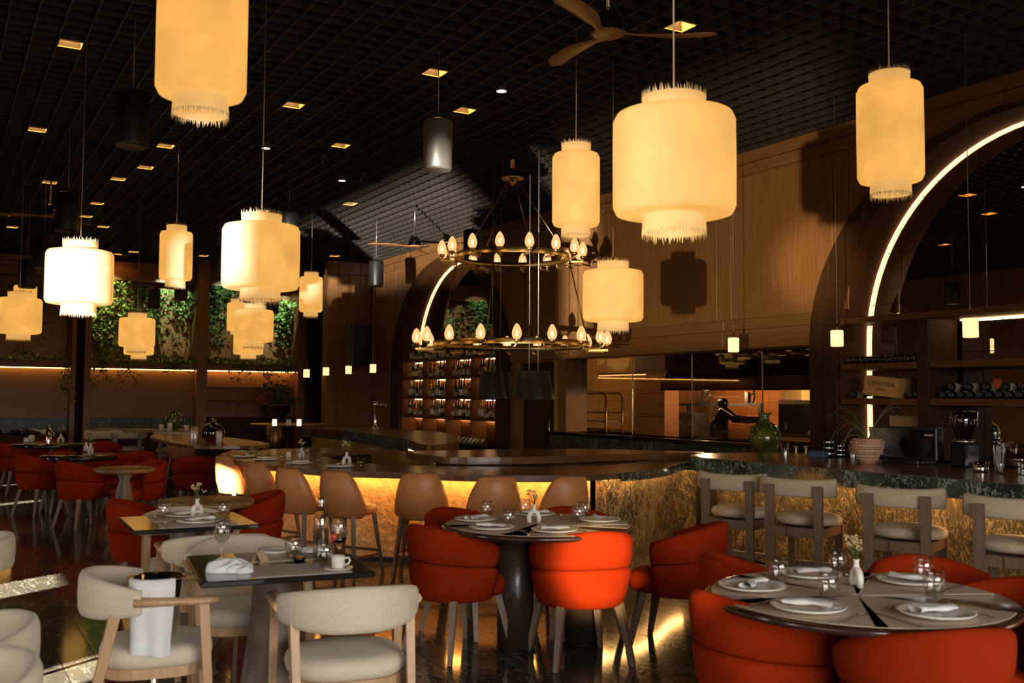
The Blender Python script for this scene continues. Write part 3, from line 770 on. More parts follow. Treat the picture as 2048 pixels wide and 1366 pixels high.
MB().prism(top_poly, .795, .85).build('countertop', 'bar_wood', bar)
EDGE = FR
eo = band(EDGE, -.010, .797, .848); eo.build('edge_band', 'bar_wood_raw', bar)
BASE = offset(smooth_poly(fr[1:], 6, False), .36)
base = band(BASE, .10, .0, .79)
base.build('front', 'plaster_gold', bar)
band(offset(BASE, -.02), .02, 0, .05).build('kick_plate', 'black_metal', bar)
MB().tube([(p[0], p[1], .784) for p in offset(BASE, -.13)], .008, 6).build('strip_light', 'led_amber', bar)
bk2 = offset(BK, .25)
band(BK[2:-2], .10, 0, .79).build('rear_front', 'dark_wood', bar)
# green marble bar to the right: concave corner, then straight along the wall
GRF = [XY(1240, 946, .85), XY(1290, 942, .85), XY(1330, 936, .85), XY(1362, 927, .85), (6.86, 8.10)]
low = thing('marble_corner_counter', 'low curved counter corner with green marble edge and gold veined front', 'bar counter')
GS_ = smooth_poly(GRF, 6, False)
lowtop = GS_+[(7.5, 8.6), XY(1290, 922, .85)]
MB().prism(lowtop, .80, .851).build('countertop', 'bar_wood', low)
band(GS_, -.014, .775, .853).build('edge_band', 'green_marble', low)
GB_ = offset(smooth_poly([(fr[-1][0]-.10, fr[-1][1])]+GRF, 6, False), .22)
band(GB_, .08, 0, .775).build('front', 'gold_marble', low)
MB().tube([(p[0], p[1], .790) for p in offset(GB_, -.10)], .007, 6).build('strip_light', 'led_bar', low)
green = thing('green_marble_bar', 'straight green marble bar with gold veined front behind the cream stools', 'bar counter')
gf = [(6.86, 8.02), (6.66, 7.86), (6.52, 7.60), (6.47, 7.2), (6.44, 6.4), (6.44, 5.5), (6.46, 4.6), (6.46, 3.4), (6.46, 2.0)]
GF = smooth_poly(gf, 5, False)
MB().prism(GF+[(7.85, 2.0), (7.85, 8.0)], .895, .945).build('countertop', 'bar_wood', green)
for i in range(0, len(GF)-5, 5):
    seg = GF[i:i+6]
    band(seg, -.018, .805, .942).build('edge_slab', 'green_marble', green)
GBB = offset(GF, .25)
for i in range(0, len(GBB)-5, 5):
    band(GBB[i:i+6], .06, 0, .895).build('front_slab', 'gold_marble', green)
MB().tube([(p[0], p[1], .865) for p in offset(GF, .10)[9:]], .010, 6).build('strip_light', 'led_bar', green)
band([GB_[-1], GBB[0]], .06, 0, .79).build('front_slab', 'gold_marble', green)
MB().box(6.84, 2.0, 0, 7.80, 8.0, .893).build('carcass', 'black_metal', green)
# spot under the marble lip
p = P(1404, 939, z=.80)
one('under_counter_spot', MB().lathe([(.0, -.02), (.028, -.02), (.03, 0)], 14), 'spot_face', 'small bright round lamp under the corner of the green marble bar', 'spotlight', (6.70, 7.74, .80))
# second wooden counter inside the loop
c2f = [XY(*p, .92) for p in [(820, 905), (850, 909), (900, 914), (1000, 914.5), (1130, 912), (1250, 908), (1380, 905.5)]]
c2b = [XY(*p, .92) for p in [(1384, 903), (1130, 897), (1000, 899), (830, 902)]]
C2 = smooth_poly(c2f+c2b, 5, True)
ct = thing('inner_counter', 'dark wooden counter with a live edge inside the bar loop', 'bar counter')
MB().prism(C2, .85, .92).build('countertop', 'bar_wood', ct)
cx = sum(p[0] for p in C2)/len(C2); cy = sum(p[1] for p in C2)/len(C2)
MB().prism([((p[0]-cx)*.82+cx, (p[1]-cy)*.6+cy) for p in C2], 0, .85).build('carcass', 'dark_wood', ct)
# far bar with blue-green stone edge and brass top
mb_ = [XY(*p, .95) for p in [(608, 855), (700, 862), (760, 870), (815, 879), (845, 889), (880, 889), (918, 881), (905, 870), (870, 863), (800, 859), (700, 851), (630, 850)]]
MBP = smooth_poly(mb_, 4, True)
fb = thing('far_bar', 'far curved bar with brass top, blue green stone edge and beer tap', 'bar counter')
MB().prism(MBP, .83, .95).build('countertop', 'brass_dark', fb)
fe = smooth_poly([XY(*p, .95) for p in [(606, 855), (640, 857), (700, 862), (760, 870), (817, 879.5)]], 4, False)
band(fe, -.02, .79, .945).build('edge_slab', 'blue_marble', fb)
cx = sum(p[0] for p in MBP)/len(MBP); cy = sum(p[1] for p in MBP)/len(MBP)
MB().prism([((p[0]-cx)*.74+cx, (p[1]-cy)*.9+cy) for p in MBP], 0, .83).build('carcass', 'hammered_gold', fb)
MB().tube([(p[0]+.12, p[1], .80) for p in fe[2:]], .009, 6).build('strip_light', 'led_shelf', fb)
# beer tap
x, y = XY(750, 858, .95)
tap = thing('beer_tap', 'slender chrome beer tap column on the far bar', 'beer tap', (x, y, .95))
MB().lathe([(.07, 0), (.065, .015), (.03, .04), (.022, .08), (.022, .38), (.035, .40), (.04, .43), (.03, .47), (.0, .49)], 14, cap=True).build('column', 'chrome', tap)
a = MB().cyl((0, 0, .42), (.16, -.08, .42), .014, n=8); a.cyl((.16, -.08, .36), (.16, -.08, .45), .016, n=8); a.build('spout', 'chrome', tap)
MB().lathe([(.0, .44), (.012, .45), (.018, .52), (.012, .56), (0, .57)], 10, (.16, -.08, 0)).build('tap_handle', 'black_metal', tap)
# tall round brass table
x0, y0 = XY(578, 847, .95)
bt = thing('brass_table', 'tall round brass table with three lit candles at the back', 'table', (x0, y0, 0))
MB().lathe([(.74, .925), (.765, .935), (.765, .945), (.75, .95), (.01, .95)], 44, cap=True).build('tabletop', 'brass', bt)
MB().lathe([(.30, 0), (.29, .02), (.06, .03), (.045, .05), (.045, .925)], 20, cap=True).build('pedestal', 'brass_dark', bt)
BRT = (x0, y0)
# counter with demijohn in the left middle
dj = [XY(*p, .90) for p in [(300, 872), (345, 868), (450, 874), (525, 884), (530, 890), (420, 892), (360, 888)]]
DJ = smooth_poly(dj, 4, True)
t = thing('demijohn_table', 'long dark wooden table with the brown demijohn and candles', 'table')
MB().prism(DJ, .86, .90).build('tabletop', 'bar_wood', t)
cx = sum(p[0] for p in DJ)/len(DJ); cy = sum(p[1] for p in DJ)/len(DJ)
MB().lathe([(.35, 0), (.30, .03), (.16, .12), (.16, .80), (.3, .86)], 24, (cx, cy, 0), True).build('pedestal', 'pedestal_brown', t)
# far counter behind the pale stools
t = thing('far_counter', 'narrow wooden counter by the back wall behind the pale stools', 'counter')
p0, p1 = P(185, 858, z=.92), P(385, 860, z=.92)
MB().bar((p0.x, p0.y, .90), (p1.x, p1.y, .90), .55, .05).build('countertop', 'table_wood', t)
for q in (p0*.8+p1*.2, p0*.2+p1*.8): MB().box(q.x-.05, q.y-.15, 0, q.x+.05, q.y+.15, .875).build('leg', 'dark_wood', t)
# ribbed sideboard at the far left
sb = thing('ribbed_sideboard', 'low ribbed wooden sideboard against the far left wall', 'sideboard')
MB().box(-1.0, 22.2, 0, 2.25, 22.7, .66).build('body', 'shelf_wood', sb)
me = MB().cyl((0, 0, .03), (0, 0, .64), .022, n=6).mesh('slat'); me.materials.append(M['shelf_wood'])
k = 0
while -.98+.048*k < 2.25:
    o = bpy.data.objects.new('slat', me); COL.objects.link(o); o.parent = sb; o.location = (-.98+.048*k, 22.19, 0); k += 1
MB().bbox(-1.0, 22.15, .66, 2.27, 22.7, .69, .005).build('sideboard_top', 'dark_wood', sb)
# ------------------------------------------------------------------ hanging lamps and ceiling fittings
def spikes(r, z, up, n, L, rnd, lean=.25):
    m_ = MB()
    for i in range(n):
        a = 2*PI*(i+rnd.random()*.7)/n; l = L*(.45+rnd.random()*.75); w = .0035
        p = Vector((r*math.cos(a), r*math.sin(a), z)); t = Vector((-math.sin(a), math.cos(a), 0))
        q = p+Vector((math.cos(a), math.sin(a), 0))*(rnd.uniform(-.3, .5)*l*lean)+t*rnd.uniform(-lean, lean)*l+Vector((0, 0, l*(1 if up else -1)))
        nrm = Vector((math.cos(a), math.sin(a), 0))*w*.6
        m_.add([p-t*w, p+t*w, p+nrm, q], [(0, 1, 3), (1, 2, 3), (2, 0, 3)])
    return m_
def make_lantern(R, Hh, rc, hc, seed):
    t = thing('lantern', 'x', 'pendant lamp'); rnd = random.Random(seed); h = Hh/2; b = .028
    prof = [(rc, -h), (R-b*1.6, -h), (R-b*.5, -h+b*.25), (R, -h+b*1.3), (R*1.004, 0), (R, h-b*1.3), (R-b*.5, h-b*.25), (R-b*1.6, h), (rc, h)]
    MB().lathe(prof, 44).build('shade', 'lantern_cloth', t)
    for s in (1, -1):
        col_ = MB().lathe([(rc, s*(h-.004)), (rc, s*(h+hc*.5)), (rc*1.02, s*(h+hc)), (rc*.985, s*(h+hc)), (rc*.97, s*h)], 32)
        if s < 0: col_.f = [list(reversed(f)) for f in col_.f]
        c_ = col_.build('collar', 'lantern_collar', t)
        f_ = spikes(rc*1.005, s*(h+hc-.004), s > 0, 90, .036, rnd)
        o = f_.build('fringe', 'fringe_hair', t); o['kind'] = 'stuff'
    MB().lathe([(rc*.97, -h-hc*.3), (.02, -h-hc*.25)], 24).build('diffuser', 'lantern_collar', t)
    return Proto(t)
WIDE = make_lantern(.270, .455, .140, .075, 1); TALL = make_lantern(.195, .60, .120, .075, 2)
def cord(parent, z0, ztop, mat='silver_paint', r=.0045): return MB().cyl((0, 0, z0), (0, 0, ztop), r, n=6).build('cord', mat, parent)
GL = 'fringed cloth lanterns hung over the dining room'
def lantern(proto, c, label, hh):
    o = proto.put(tuple(c), random.random()*6, label, GL)
    k = cord(o, hh+.05, CE+.30-c.z)
def by_cord(top, body):
    p = P(*top, z=CE+.05); d = (p-ORG).dot(FWD); return P(*body, d=d)
lantern(WIDE, P(1348, 330, d=.54*FPX/243), 'largest cream lantern, wide drum hanging right of the middle', .3)
lantern(WIDE, by_cord((1226, 104), (1226, 592)), 'wide cream lantern right of the chandelier in front of the wood wall', .3)
lantern(WIDE, P(522, 515, d=.54*FPX/152), 'sunlit white wide lantern, right one of the two brightest', .3)
lantern(WIDE, by_cord((176, 58), (159, 555)), 'sunlit white wide lantern, left one of the two brightest', .3)
lantern(WIDE, by_cord((49.5, 304), (38, 632)), 'wide orange lantern at the left picture edge', .3)
lantern(WIDE, by_cord((283, 395), (274, 665)), 'wide amber lantern before the climbing plants between two pillars', .3)
lantern(WIDE, P(508, 652, d=.54*FPX/76), 'wide amber lantern below the bright white one', .3)
lantern(WIDE, P(497, 685, d=.54*FPX/58), 'far wide lantern peeking out lowest behind the amber one under the white', .3)
lantern(WIDE, P(278, 686, d=.54*FPX/57), 'far wide lantern peeking out under the amber one between two pillars', .3)
lantern(TALL, P(405, 62, d=.39*FPX/175), 'tall lantern cut by the top picture edge', .36)
lantern(TALL, P(1152, 380, d=.39*FPX/95), 'tall cream lantern just above the right end of the chandelier', .36)
lantern(TALL, P(1780, 268, d=.39*FPX/127), 'tall yellow lantern near the big right arch', .36)
lantern(TALL, by_cord((359, 287), (352, 512)), 'tall amber lantern over the pillar in the left half', .36)
lantern(TALL, P(622, 589, d=.39*FPX/46), 'tall amber lantern left of the panelled corner', .36)
lantern(TALL, P(473, 634, d=.39*FPX/37), 'far tall lantern half hidden by the amber one under the white', .36)
lantern(TALL, P(50, 604, d=.39*FPX/43), 'far tall lantern peeking above the wide one at the left edge', .36)
lantern(TALL, P(170, 590, d=.39*FPX/40), 'far tall lantern hidden behind the left white one, fringe below it', .36)
# cylinder loudspeakers
def make_speaker(mat):
    t = thing('pendant_speaker', 'x', 'loudspeaker'); r = .130
    MB().lathe([(r-.02, -.225), (r-.004, -.215), (r, -.20), (r, .20), (r-.006, .215), (r-.02, .225), (.01, .228)], 28).build('housing', mat, t)
    MB().lathe([(r-.02, -.225), (.01, -.222)], 24).build('grille', mat, t)
    MB().lathe([(.012, .225), (.012, .26), (.0, .262)], 8).build('cable_gland', 'black_metal', t)
    MB().tube([(.02, 0, .225), (.045, 0, .29), (.04, 0, .37), (.004, 0, .44)], .004, 5).build('cable', 'black_metal', t)
    return Proto(t)
SPS, SPB = make_speaker('silver_paint'), make_speaker('black_metal')
def speaker(proto, c, label):
    o = proto.put(tuple(c), random.random()*6, label, 'cylinder loudspeakers hung from the ceiling'); cord(o, .24, CE+.30-c.z, r=.004)
speaker(SPS, by_cord((880, 95), (876, 291)), 'silver cylinder speaker in spotlight above the chandelier')
for px, py, w, lb in ((265, 240, 64, 'large black cylinder speaker left of the topmost lantern'), (578, 455, 36, 'black cylinder speaker behind the right white lantern'), (135, 425, 46, 'black cylinder speaker between two cords at the upper left'),
                      (945, 492, 37, 'black cylinder speaker inside the chandelier outline'), (752, 548, 30, 'black cylinder speaker by the panelled corner'), (88, 505, 40, 'black cylinder speaker left of the left white lantern'), (55, 548, 33, 'black cylinder speaker above the left edge lantern'),
                      (308, 597, 24, 'small black cylinder speaker before the climbing plants'), (362, 580, 25, 'black cylinder speaker under the tall amber lantern'), (437, 522, 31, 'black cylinder speaker by the pillar top'), (545, 606, 24, 'black cylinder speaker below the right white lantern')):
    speaker(SPB, P(px, py, d=.26*FPX/w), lb)
# ceiling fans
def make_fan(blade, hub):
    t = thing('ceiling_fan', 'x', 'ceiling fan')
    R = .75
    def bl(a0):
        m_ = MB(); n = 16; k = 8; rings = []
        for i in range(n+1):
            u = i/n; r = .04+(R-.04)*u
            w = (.085+.055*math.sin(min(1, u/.75)*PI/2)**2-.04*math.exp(-((u-.18)/.12)**2))*(1 if u < .86 else math.sqrt(max(.02, 1-((u-.86)/.14)**2)))
            tw = .18*(1-u)+.08; ring = []
            cur = .05*math.sin(u*PI)
            for j in range(k):
                a = 2*PI*j/k; px_, pz_ = w/2*math.cos(a), .007*math.sin(a)
                ring.append((r, px_*math.cos(tw)+cur-.03, px_*math.sin(tw)+pz_))
            rings.append(ring)
        m_.loft(rings, True, True); m_.xf(Matrix.Rotation(a0, 4, 'Z')); return m_
    for i in range(3): bl(i*2*PI/3).build('blade', blade, t)
    MB().lathe([(.0, -.012), (.10, -.010), (.125, .0), (.10, .012)], 24).build('blade_hub', blade, t)
    MB().lathe([(.10, .012), (.098, .07), (.075, .13), (.045, .16), (.02, .17)], 24).build('motor', hub, t)
    return t
FAN = Proto(make_fan('fan_wood', 'chrome'))
GF_ = 'three-bladed wooden ceiling fans'
def fan(c, rz, label):
    o = FAN.put(tuple(c), rz, label, GF_); MB().cyl((0, 0, .16), (0, 0, CE+.30-c[2]), .013, n=8).build('downrod', 'steel', o)
KS = 1.178
fz = EYE+2.13*KS
c = P(1216, 68, z=fz); tip = P(1432, 71, z=fz)
fan(c, math.atan2(tip.y-c.y, tip.x-c.x), 'large wooden ceiling fan at the top of the picture')
q = P(829, 405, z=CE+.05); c = P(829, 493, d=(q-ORG).dot(FWD)); tip = P(752, 488, z=c.z)
fan(c, math.atan2(tip.y-c.y, tip.x-c.x), 'distant wooden ceiling fan left of the chandelier')
c = P(100, 432, z=4.03); fan(c, .7, 'dim ceiling fan behind the cords at the upper left')
c = P(1700, -150, z=4.03); tip = P(1685, 5, z=4.03); fan(c, math.atan2(tip.y-c.y, tip.x-c.x), 'ceiling fan barely entering the top edge at the right')
# square recessed lights sit in cells of the grid
GLI = 'square recessed lights in the ceiling grid'
def make_down():
    t = thing('ceiling_light', 'x', 'recessed light'); a, h = .094, .16; m_ = MB()
    for s in (-1, 1):
        m_.box(s*a-.002, -a, 0, s*a+.002, a, h); m_.box(-a, s*a-.002, 0, a, s*a+.002, h)
    m_.build('lining', 'downlight_lining', t)
    MB().box(-a, -a, h-.012, a, a, h).build('lamp_plate', 'downlight', t)
    return Proto(t)
DOWN = make_down()
spots_px = [((165, 92), 'at the top left beside a lantern cord'), ((64, 256), 'at the left edge under the topmost row'), ((316, 293), 'touching the large black speaker'), ((280, 332), 'next lower right of the large black speaker'), ((227, 357), 'third down from the large black speaker'), ((95, 366), 'above the upper left black speaker'),
            ((189, 409), 'right of the upper left black speaker'), ((13, 431), 'at the left picture edge above the fan'), ((30, 454), 'at the left picture edge below the fan'), ((172, 434), 'behind the left white lantern cord, upper'), ((200, 454), 'behind the left white lantern cord, lower'), ((243, 508), 'left of two over the pillar plants'), ((272, 505), 'right of two over the pillar plants'),
            ((408, 511), 'over the middle pillar'), ((668, 512), 'far one left of the panelled corner'), ((515, 421), 'just above the right white lantern'), ((600, 209), 'right of the topmost lantern'), ((691, 291), 'left of the silver speaker'), ((707, 411), 'below the one left of the silver speaker'),
            ((868, 146), 'crossed by the silver speaker cord'), ((928, 222), 'right of the silver speaker'), ((1338, 52), 'above the blade of the large fan')]
for (px, py), lb in spots_px:
    p = P(px, py, z=CE)
    i = math.floor((p.x-X0G)/GX); j = math.floor((p.y-Y0G)/GY)
    DOWN.put((X0G+GX*(i+.5), Y0G+GY*(j+.5), CE+.002), 0, 'square amber ceiling light '+lb, GLI)
# small round spots
def make_can():
    t = thing('ceiling_spotlight', 'x', 'spotlight')
    MB().lathe([(.05, 0), (.05, .13), (.01, .135)], 16).build('can', 'silver_paint', t)
    MB().lathe([(.049, .006), (.005, .008)], 16).build('lens', 'spot_face', t)
    return Proto(t)
CAN = make_can()
for px, py, lb in ((1003, 183, 'small round bright ceiling spot right of the silver speaker'), (532, 297, 'small round ceiling spot by the right white lantern cord'), (684, 362, 'small round ceiling spot left of the silver speaker'), (2008, 340, 'small round ceiling spot at the right edge')):
    p = P(px, py, z=CE-.03); CAN.put((p.x, min(p.y, 22), CE-.03), 0, lb, 'small round ceiling spots')
def make_track():
    t = thing('adjustable_spotlight', 'x', 'spotlight')
    MB().lathe([(.05, .12), (.05, .14), (.0, .141)], 14).build('base', 'black_metal', t)
    MB().cyl((0, 0, .06), (0, 0, .13), .012, n=6).build('stem', 'black_metal', t)
    MB().cyl((-.05, -.03, -.02), (.06, .05, .10), .045, n=14).build('head', 'black_metal', t)
    return Proto(t)
TRK = make_track()
for px, py, lb in ((648, 322, 'dark adjustable spot left of the silver speaker'), (726, 358, 'dark adjustable spot below the silver speaker'), (249, 511, 'round black spot over the climbing plants'), (10, 506, 'round black spot at the far left fascia')):
    p = P(px, py, z=CE-.12); TRK.put((p.x, min(p.y, 22.4), CE-.12), random.random()*6, lb, 'dark adjustable ceiling spots')
# chandelier: two brass hoops on rods
q = P(1030, 312, z=CE+.05); D_ = (q-ORG).dot(FWD)
c = P(1024, 515, d=D_); zU, zL, zC = c.z, P(1024, 690, d=D_).z, P(1024, 352, d=D_).z
ch = thing('chandelier', 'two-tiered brass hoop chandelier with egg-shaped glass bulbs', 'chandelier', (c.x, c.y, 0))
def hoop(r, z): 
    return MB().lathe([(r, z-.035), (r, z+.035), (r-.012, z+.035), (r-.012, z-.035), (r, z-.035)], 64, smooth=True)
RU, RL_ = .74, 1.00
hoop(RU, zU).build('upper_hoop', 'brass', ch); hoop(RL_, zL).build('lower_hoop', 'brass', ch)
mg, N_, L_, b_ = _mat('bulb_frost'); N_.remove(b_)
tr_ = N_.new('ShaderNodeBsdfTransparent'); em_ = N_.new('ShaderNodeEmission'); em_.inputs[0].default_value = (1.0, .53, .20, 1); em_.inputs[1].default_value = 1.25
mx_ = N_.new('ShaderNodeMixShader'); mx_.inputs[0].default_value = .80; L_.new(tr_.outputs[0], mx_.inputs[1]); L_.new(em_.outputs[0], mx_.inputs[2]); L_.new(mx_.outputs[0], N_['Material Output'].inputs[0])
egg = MB().lathe([(.028, 0), (.048, .025), (.058, .06), (.055, .095), (.042, .135), (.022, .172), (.0, .19)], 18).mesh('bulb'); egg.materials.append(M['bulb_frost'])
core = MB().lathe([(.0, .03), (.014, .045), (.018, .07), (.012, .10), (.0, .11)], 10).mesh('filament'); core.materials.append(M['bulb_hot'])
sock = MB().lathe([(.012, -.05), (.014, -.03), (.034, -.028), (.036, .004), (.028, .006)], 14).mesh('socket'); sock.materials.append(M['brass'])
arm_me = {}
def lamps(R, z, n, ph, L):
    for i in range(n):
        a = ph+2*PI*i/n; ro = R+L
        m_ = MB()
        for dz in (-.02, -.045):
            m_.bar((R-.01, dz*.6, -.055+dz*.5), (ro+.01, dz*.6, -.055+dz*.5), .012, .012)
        m_.cyl((R-.006, 0, -.085), (R-.006, 0, .0), .006, n=6)
        arm = m_.build('lamp_arm', 'brass', ch, (0, 0, z), a)
        for me in (sock, egg, core):
            o = bpy.data.objects.new(me.name, me); COL.objects.link(o); o.parent = arm; o.location = (ro, 0, .0)
lamps(RU, zU, 16, .1, .17); lamps(RL_, zL, 18, .05, .22)
rods = []
for i in range(4):
    a = .6+i*PI/2
    MB().cyl((.07*math.cos(a), .07*math.sin(a), zC-.05), (RU*math.cos(a), RU*math.sin(a), zU), .009, n=6).build('rod', 'brass_dark', ch)
    MB().cyl((RU*math.cos(a+.15), RU*math.sin(a+.15), zU), (RL_*math.cos(a+.15), RL_*math.sin(a+.15), zL), .009, n=6).build('rod', 'brass_dark', ch)
MB().lathe([(.0, -.12), (.015, -.10), (.05, -.07), (.06, -.05), (.14, -.03), (.15, -.01), (.10, .01), (.04, .03), (.035, .10), (.02, .12)], 24, (0, 0, zC)).build('crown', 'brass', ch)
MB().cyl((0, 0, zC+.1), (0, 0, CE+.30), .03, n=10).build('stem', 'brass', ch)
# black cone pendants over the inner counter
for i, (top, lb) in enumerate((((1052, 298), 'front'), ((1073, 292), 'rear'), ((980, 325), 'front'), ((1001, 330), 'rear'))):
    q = P(*top, z=CE+.05); px = (1058, 1076, 984, 1000)[i]
    c = P(px, 770, d=(q-ORG).dot(FWD))
    t = thing('cone_pendant', 'black cone pendant, %s of the %s pair below the chandelier' % (lb, 'right' if i < 2 else 'left'), 'pendant lamp', (c.x, c.y, c.z), 0, 'black cone pendants below the chandelier')
    MB().lathe([(.205, -.18), (.145, .17), (.138, .175), (.02, .178), (.02, .172), (.138, .168), (.198, -.18), (.205, -.18)], 28).build('shade', 'black_cone', t)
    cord(t, .17, CE+.30-c.z, r=.0055)
# small alabaster pendants
def make_alab():
    t = thing('alabaster_pendant', 'x', 'pendant lamp')
    MB().lathe([(.0, -.080), (.056, -.080), (.062, -.074), (.062, .076), (.056, .082), (.0, .082)], 22).build('shade', 'alabaster', t)
    MB().lathe([(.014, .08), (.014, .13), (.004, .15)], 10).build('cap', 'brass_dark', t)
    return Proto(t)
ALB = make_alab()
for px, py, w, lb in ((1467, 690, 22, 'small glowing alabaster pendant before the kitchen hatch'), (1674, 677, 25, 'small glowing alabaster pendant beside the shelf post'), (1941, 656, 30, 'small glowing alabaster pendant at the right, before the mirror shelf'),
                      (613, 747, 12.5, 'far alabaster pendant, first from the left of the row of four'), (652, 743, 12.5, 'far alabaster pendant, second of the row of four'), (697, 740, 12.5, 'far alabaster pendant, third of the row of four'), (746, 737, 13, 'far alabaster pendant, last of the row of four')):
    c = P(px, py, d=.125*FPX/w)
    o = ALB.put(tuple(c), 0, lb, 'small alabaster pendants'); cord(o, .14, CE+.30-c.z, r=.003)
# loudspeaker hung in the far corner
c = P(717, 692, y=20.6)
t = thing('corner_loudspeaker', 'big black loudspeaker hung on wires in the far corner', 'loudspeaker', tuple(c))
b2 = MB().loft([superring(.27, .20, z, 16, 5) for z in (-.45, -.40, .36, .45)], True, False); b2.build('cabinet', 'black_metal', t)
for sx in (-.2, .02, .22): MB().cyl((sx, 0, .44), (sx, 0, CE+.30-c.z), .004, n=5).build('wire', 'silver_paint', t)
# ------------------------------------------------------------------ back-bar shelves and bottles
YA, YB = A2-AR+.01, A2+AR-.01
rows = [2.27, 1.90, 1.50, 1.11]
bs = thing('backbar_shelves', 'tall wooden bottle shelves filling the far lit arch', 'shelving')
ydiv = [YA+(YB-YA)*k/4 for k in range(5)]
for y in ydiv: MB().box(WX+.02, y-.022, .02, WX+.37, y+.022, 2.27).build('upright', 'shelf_wood', bs)
for z in rows:
    for k in range(4): MB().box(WX+.02, ydiv[k]+.024, z-.035, WX+.37, ydiv[k+1]-.024, z).build('shelf', 'shelf_wood', bs)
    for k in range(4): MB().box(WX+.30, ydiv[k]+.06, z-.050, WX+.32, ydiv[k+1]-.06, z-.036).build('strip_light', 'led_shelf', bs)
MB().box(WX-.25, YA, .02, WX+.37, YB, .62).build('cupboard', 'dark_wood', bs)
MB().box(WX-.28, YA-.02, .62, WX+.37, YB+.02, .66).build('worktop', 'black_gloss', bs)
for k in range(4): MB().box(WX+.34, ydiv[k]+.03, .67, WX+.36, ydiv[k+1]-.03, 2.22).build('back_panel', 'shelf_wood', bs)
def make_bottle(kind, mat, lab):
    t = thing('bottle', 'x', 'bottle')
    pr = {'tall': [(.034, 0), (.037, .008), (.037, .175), (.030, .205), (.015, .235), (.013, .285)], 'square': [(.042, 0), (.044, .01), (.044, .15), (.036, .172), (.014, .185), (.014, .225)], 'round': [(.036, 0), (.05, .03), (.052, .10), (.034, .16), (.015, .20), (.013, .255)], 'slim': [(.030, 0), (.032, .01), (.030, .20), (.016, .24), (.012, .31)]}[kind]
    MB().lathe(pr, 10, cap=True).build('body', mat, t)
    zt = pr[-1][1]; rt = pr[-1][0]
    MB().lathe([(rt+.002, zt-.015), (rt+.002, zt+.018), (.0, zt+.019)], 8).build('cap', lab[1], t)
    r = pr[2][0]+.0012; z1 = pr[2][1]*.75
    MB().lathe([(r, z1*.3), (r, z1)], 10).build('label', lab[0], t)
    return Proto(t)
BOT = [(make_bottle('tall', 'bottle_amber', ('label_cream', 'black_metal')), 'amber'), (make_bottle('square', 'bottle_clear', ('label_cream', 'brass')), 'square clear'), (make_bottle('round', 'bottle_green', ('label_cream', 'red_food')), 'round green'),
       (make_bottle('slim', 'bottle_clear', ('porcelain', 'steel')), 'slim clear'), (make_bottle('tall', 'bottle_blue', ('porcelain', 'steel')), 'pale blue'), (make_bottle('slim', 'wine_glassy', ('label_cream', 'red_food')), 'slim dark'), (make_bottle('square', 'liquor_amber', ('label_cream', 'black_metal')), 'square whisky')]
rn = random.Random(5)
rowname = ['top ledge', 'upper shelf', 'middle shelf', 'lower shelf']; bayname = ['rightmost bay', 'second bay from right', 'third bay from right', 'leftmost bay']
for ri, z in enumerate(rows):
    for k in range(4):
        n = 10 if ri else 6
        lo, hi = ydiv[k]+.09, ydiv[k+1]-.09
        for i in range(n):
            pr, nm = rn.choice(BOT)
            y = hi-(hi-lo)*(i+.5)/n+rn.uniform(-.015, .015); xx = WX+rn.choice((.12, .17, .14))
            s_ = rn.uniform(1.05, 1.22)
            pr.put((xx, y, z), rn.random()*6, '%s bottle, %s from left, %s, %s' % (nm, ORD[i], rowname[ri], bayname[k]), 'bottles on the far back-bar shelves', (1.1, 1.1, s_))
tum = MB().lathe([(.026, 0), (.030, .004), (.034, .10), (.032, .10), (.028, .008), (.0, .008)], 10).mesh('drinking_glass'); tum.materials.append(M['glass_bright'])
for i in range(66):
    r_, c_ = i % 3, i//3
    o = bpy.data.objects.new('drinking_glass', tum); COL.objects.link(o); o.location = (WX-.20+.10*r_, YB-.2-c_*.165+rn.uniform(-.03, .03), .66)
    tag(o, 'clear glass on the far back bar, %s from left in the %s row' % (ORD[c_], ('front', 'middle', 'rear')[r_]), 'glass', 'glasses on the far back bar')
# ------------------------------------------------------------------ wine shelves in the near arch
ws = thing('wine_shelves', 'dark wooden wine shelves standing in the near lit arch', 'shelving')
for a, b in ((7.615, 7.80), (6.46, 6.60), (4.98, 5.10), (3.42, 3.55)):
    MB().bbox(WX-.10, a, .02, WX-.062 if a > 7 else WX+.36, b, 2.33, .006).build('upright', 'dark_wood', ws)
bayw = [(6.60, 7.58), (5.10, 6.46), (3.55, 4.98)]
MB().bbox(WX-.10, 3.42, 2.332, WX+.36, 7.57, 2.395, .006).build('top_board', 'shelf_wood', ws)
for a, b in bayw:
    for z in (1.90, 1.53): MB().bbox(WX-.09, a+.002, z-.065, WX+.36, b-.002, z, .005).build('shelf', 'shelf_wood', ws)
MB().box(WX-.05, 3.5, .02, WX+.36, 7.55, .88).build('cupboard', 'black_metal', ws)
MB().bbox(WX-.12, 3.45, .88, WX+.37, 7.6, .93, .006).build('worktop', 'black_gloss', ws)
MB().box(WX+.32, 5.14, 2.315, WX+.335, 6.40, 2.328).build('strip_light', 'led_shelf', ws)
wn = thing('wine_bottle', 'x', 'wine bottle')
MB().lathe([(.0, .012), (.03, .0), (.037, .008), (.0375, .18), (.030, .215), (.015, .235), (.0145, .30), (.0, .301)], 14).xf(Matrix.Rotation(PI/2, 4, 'Y')).build('body', 'wine_glassy', wn)
MB().lathe([(.0165, .24), (.0165, .303), (.0, .304)], 10).xf(Matrix.Rotation(PI/2, 4, 'Y')).build('capsule', 'black_gloss', wn)
MB().lathe([(.0382, .05), (.0382, .14)], 14).xf(Matrix.Rotation(PI/2, 4, 'Y')).build('label', 'label_cream', wn)
WINE = Proto(wn)
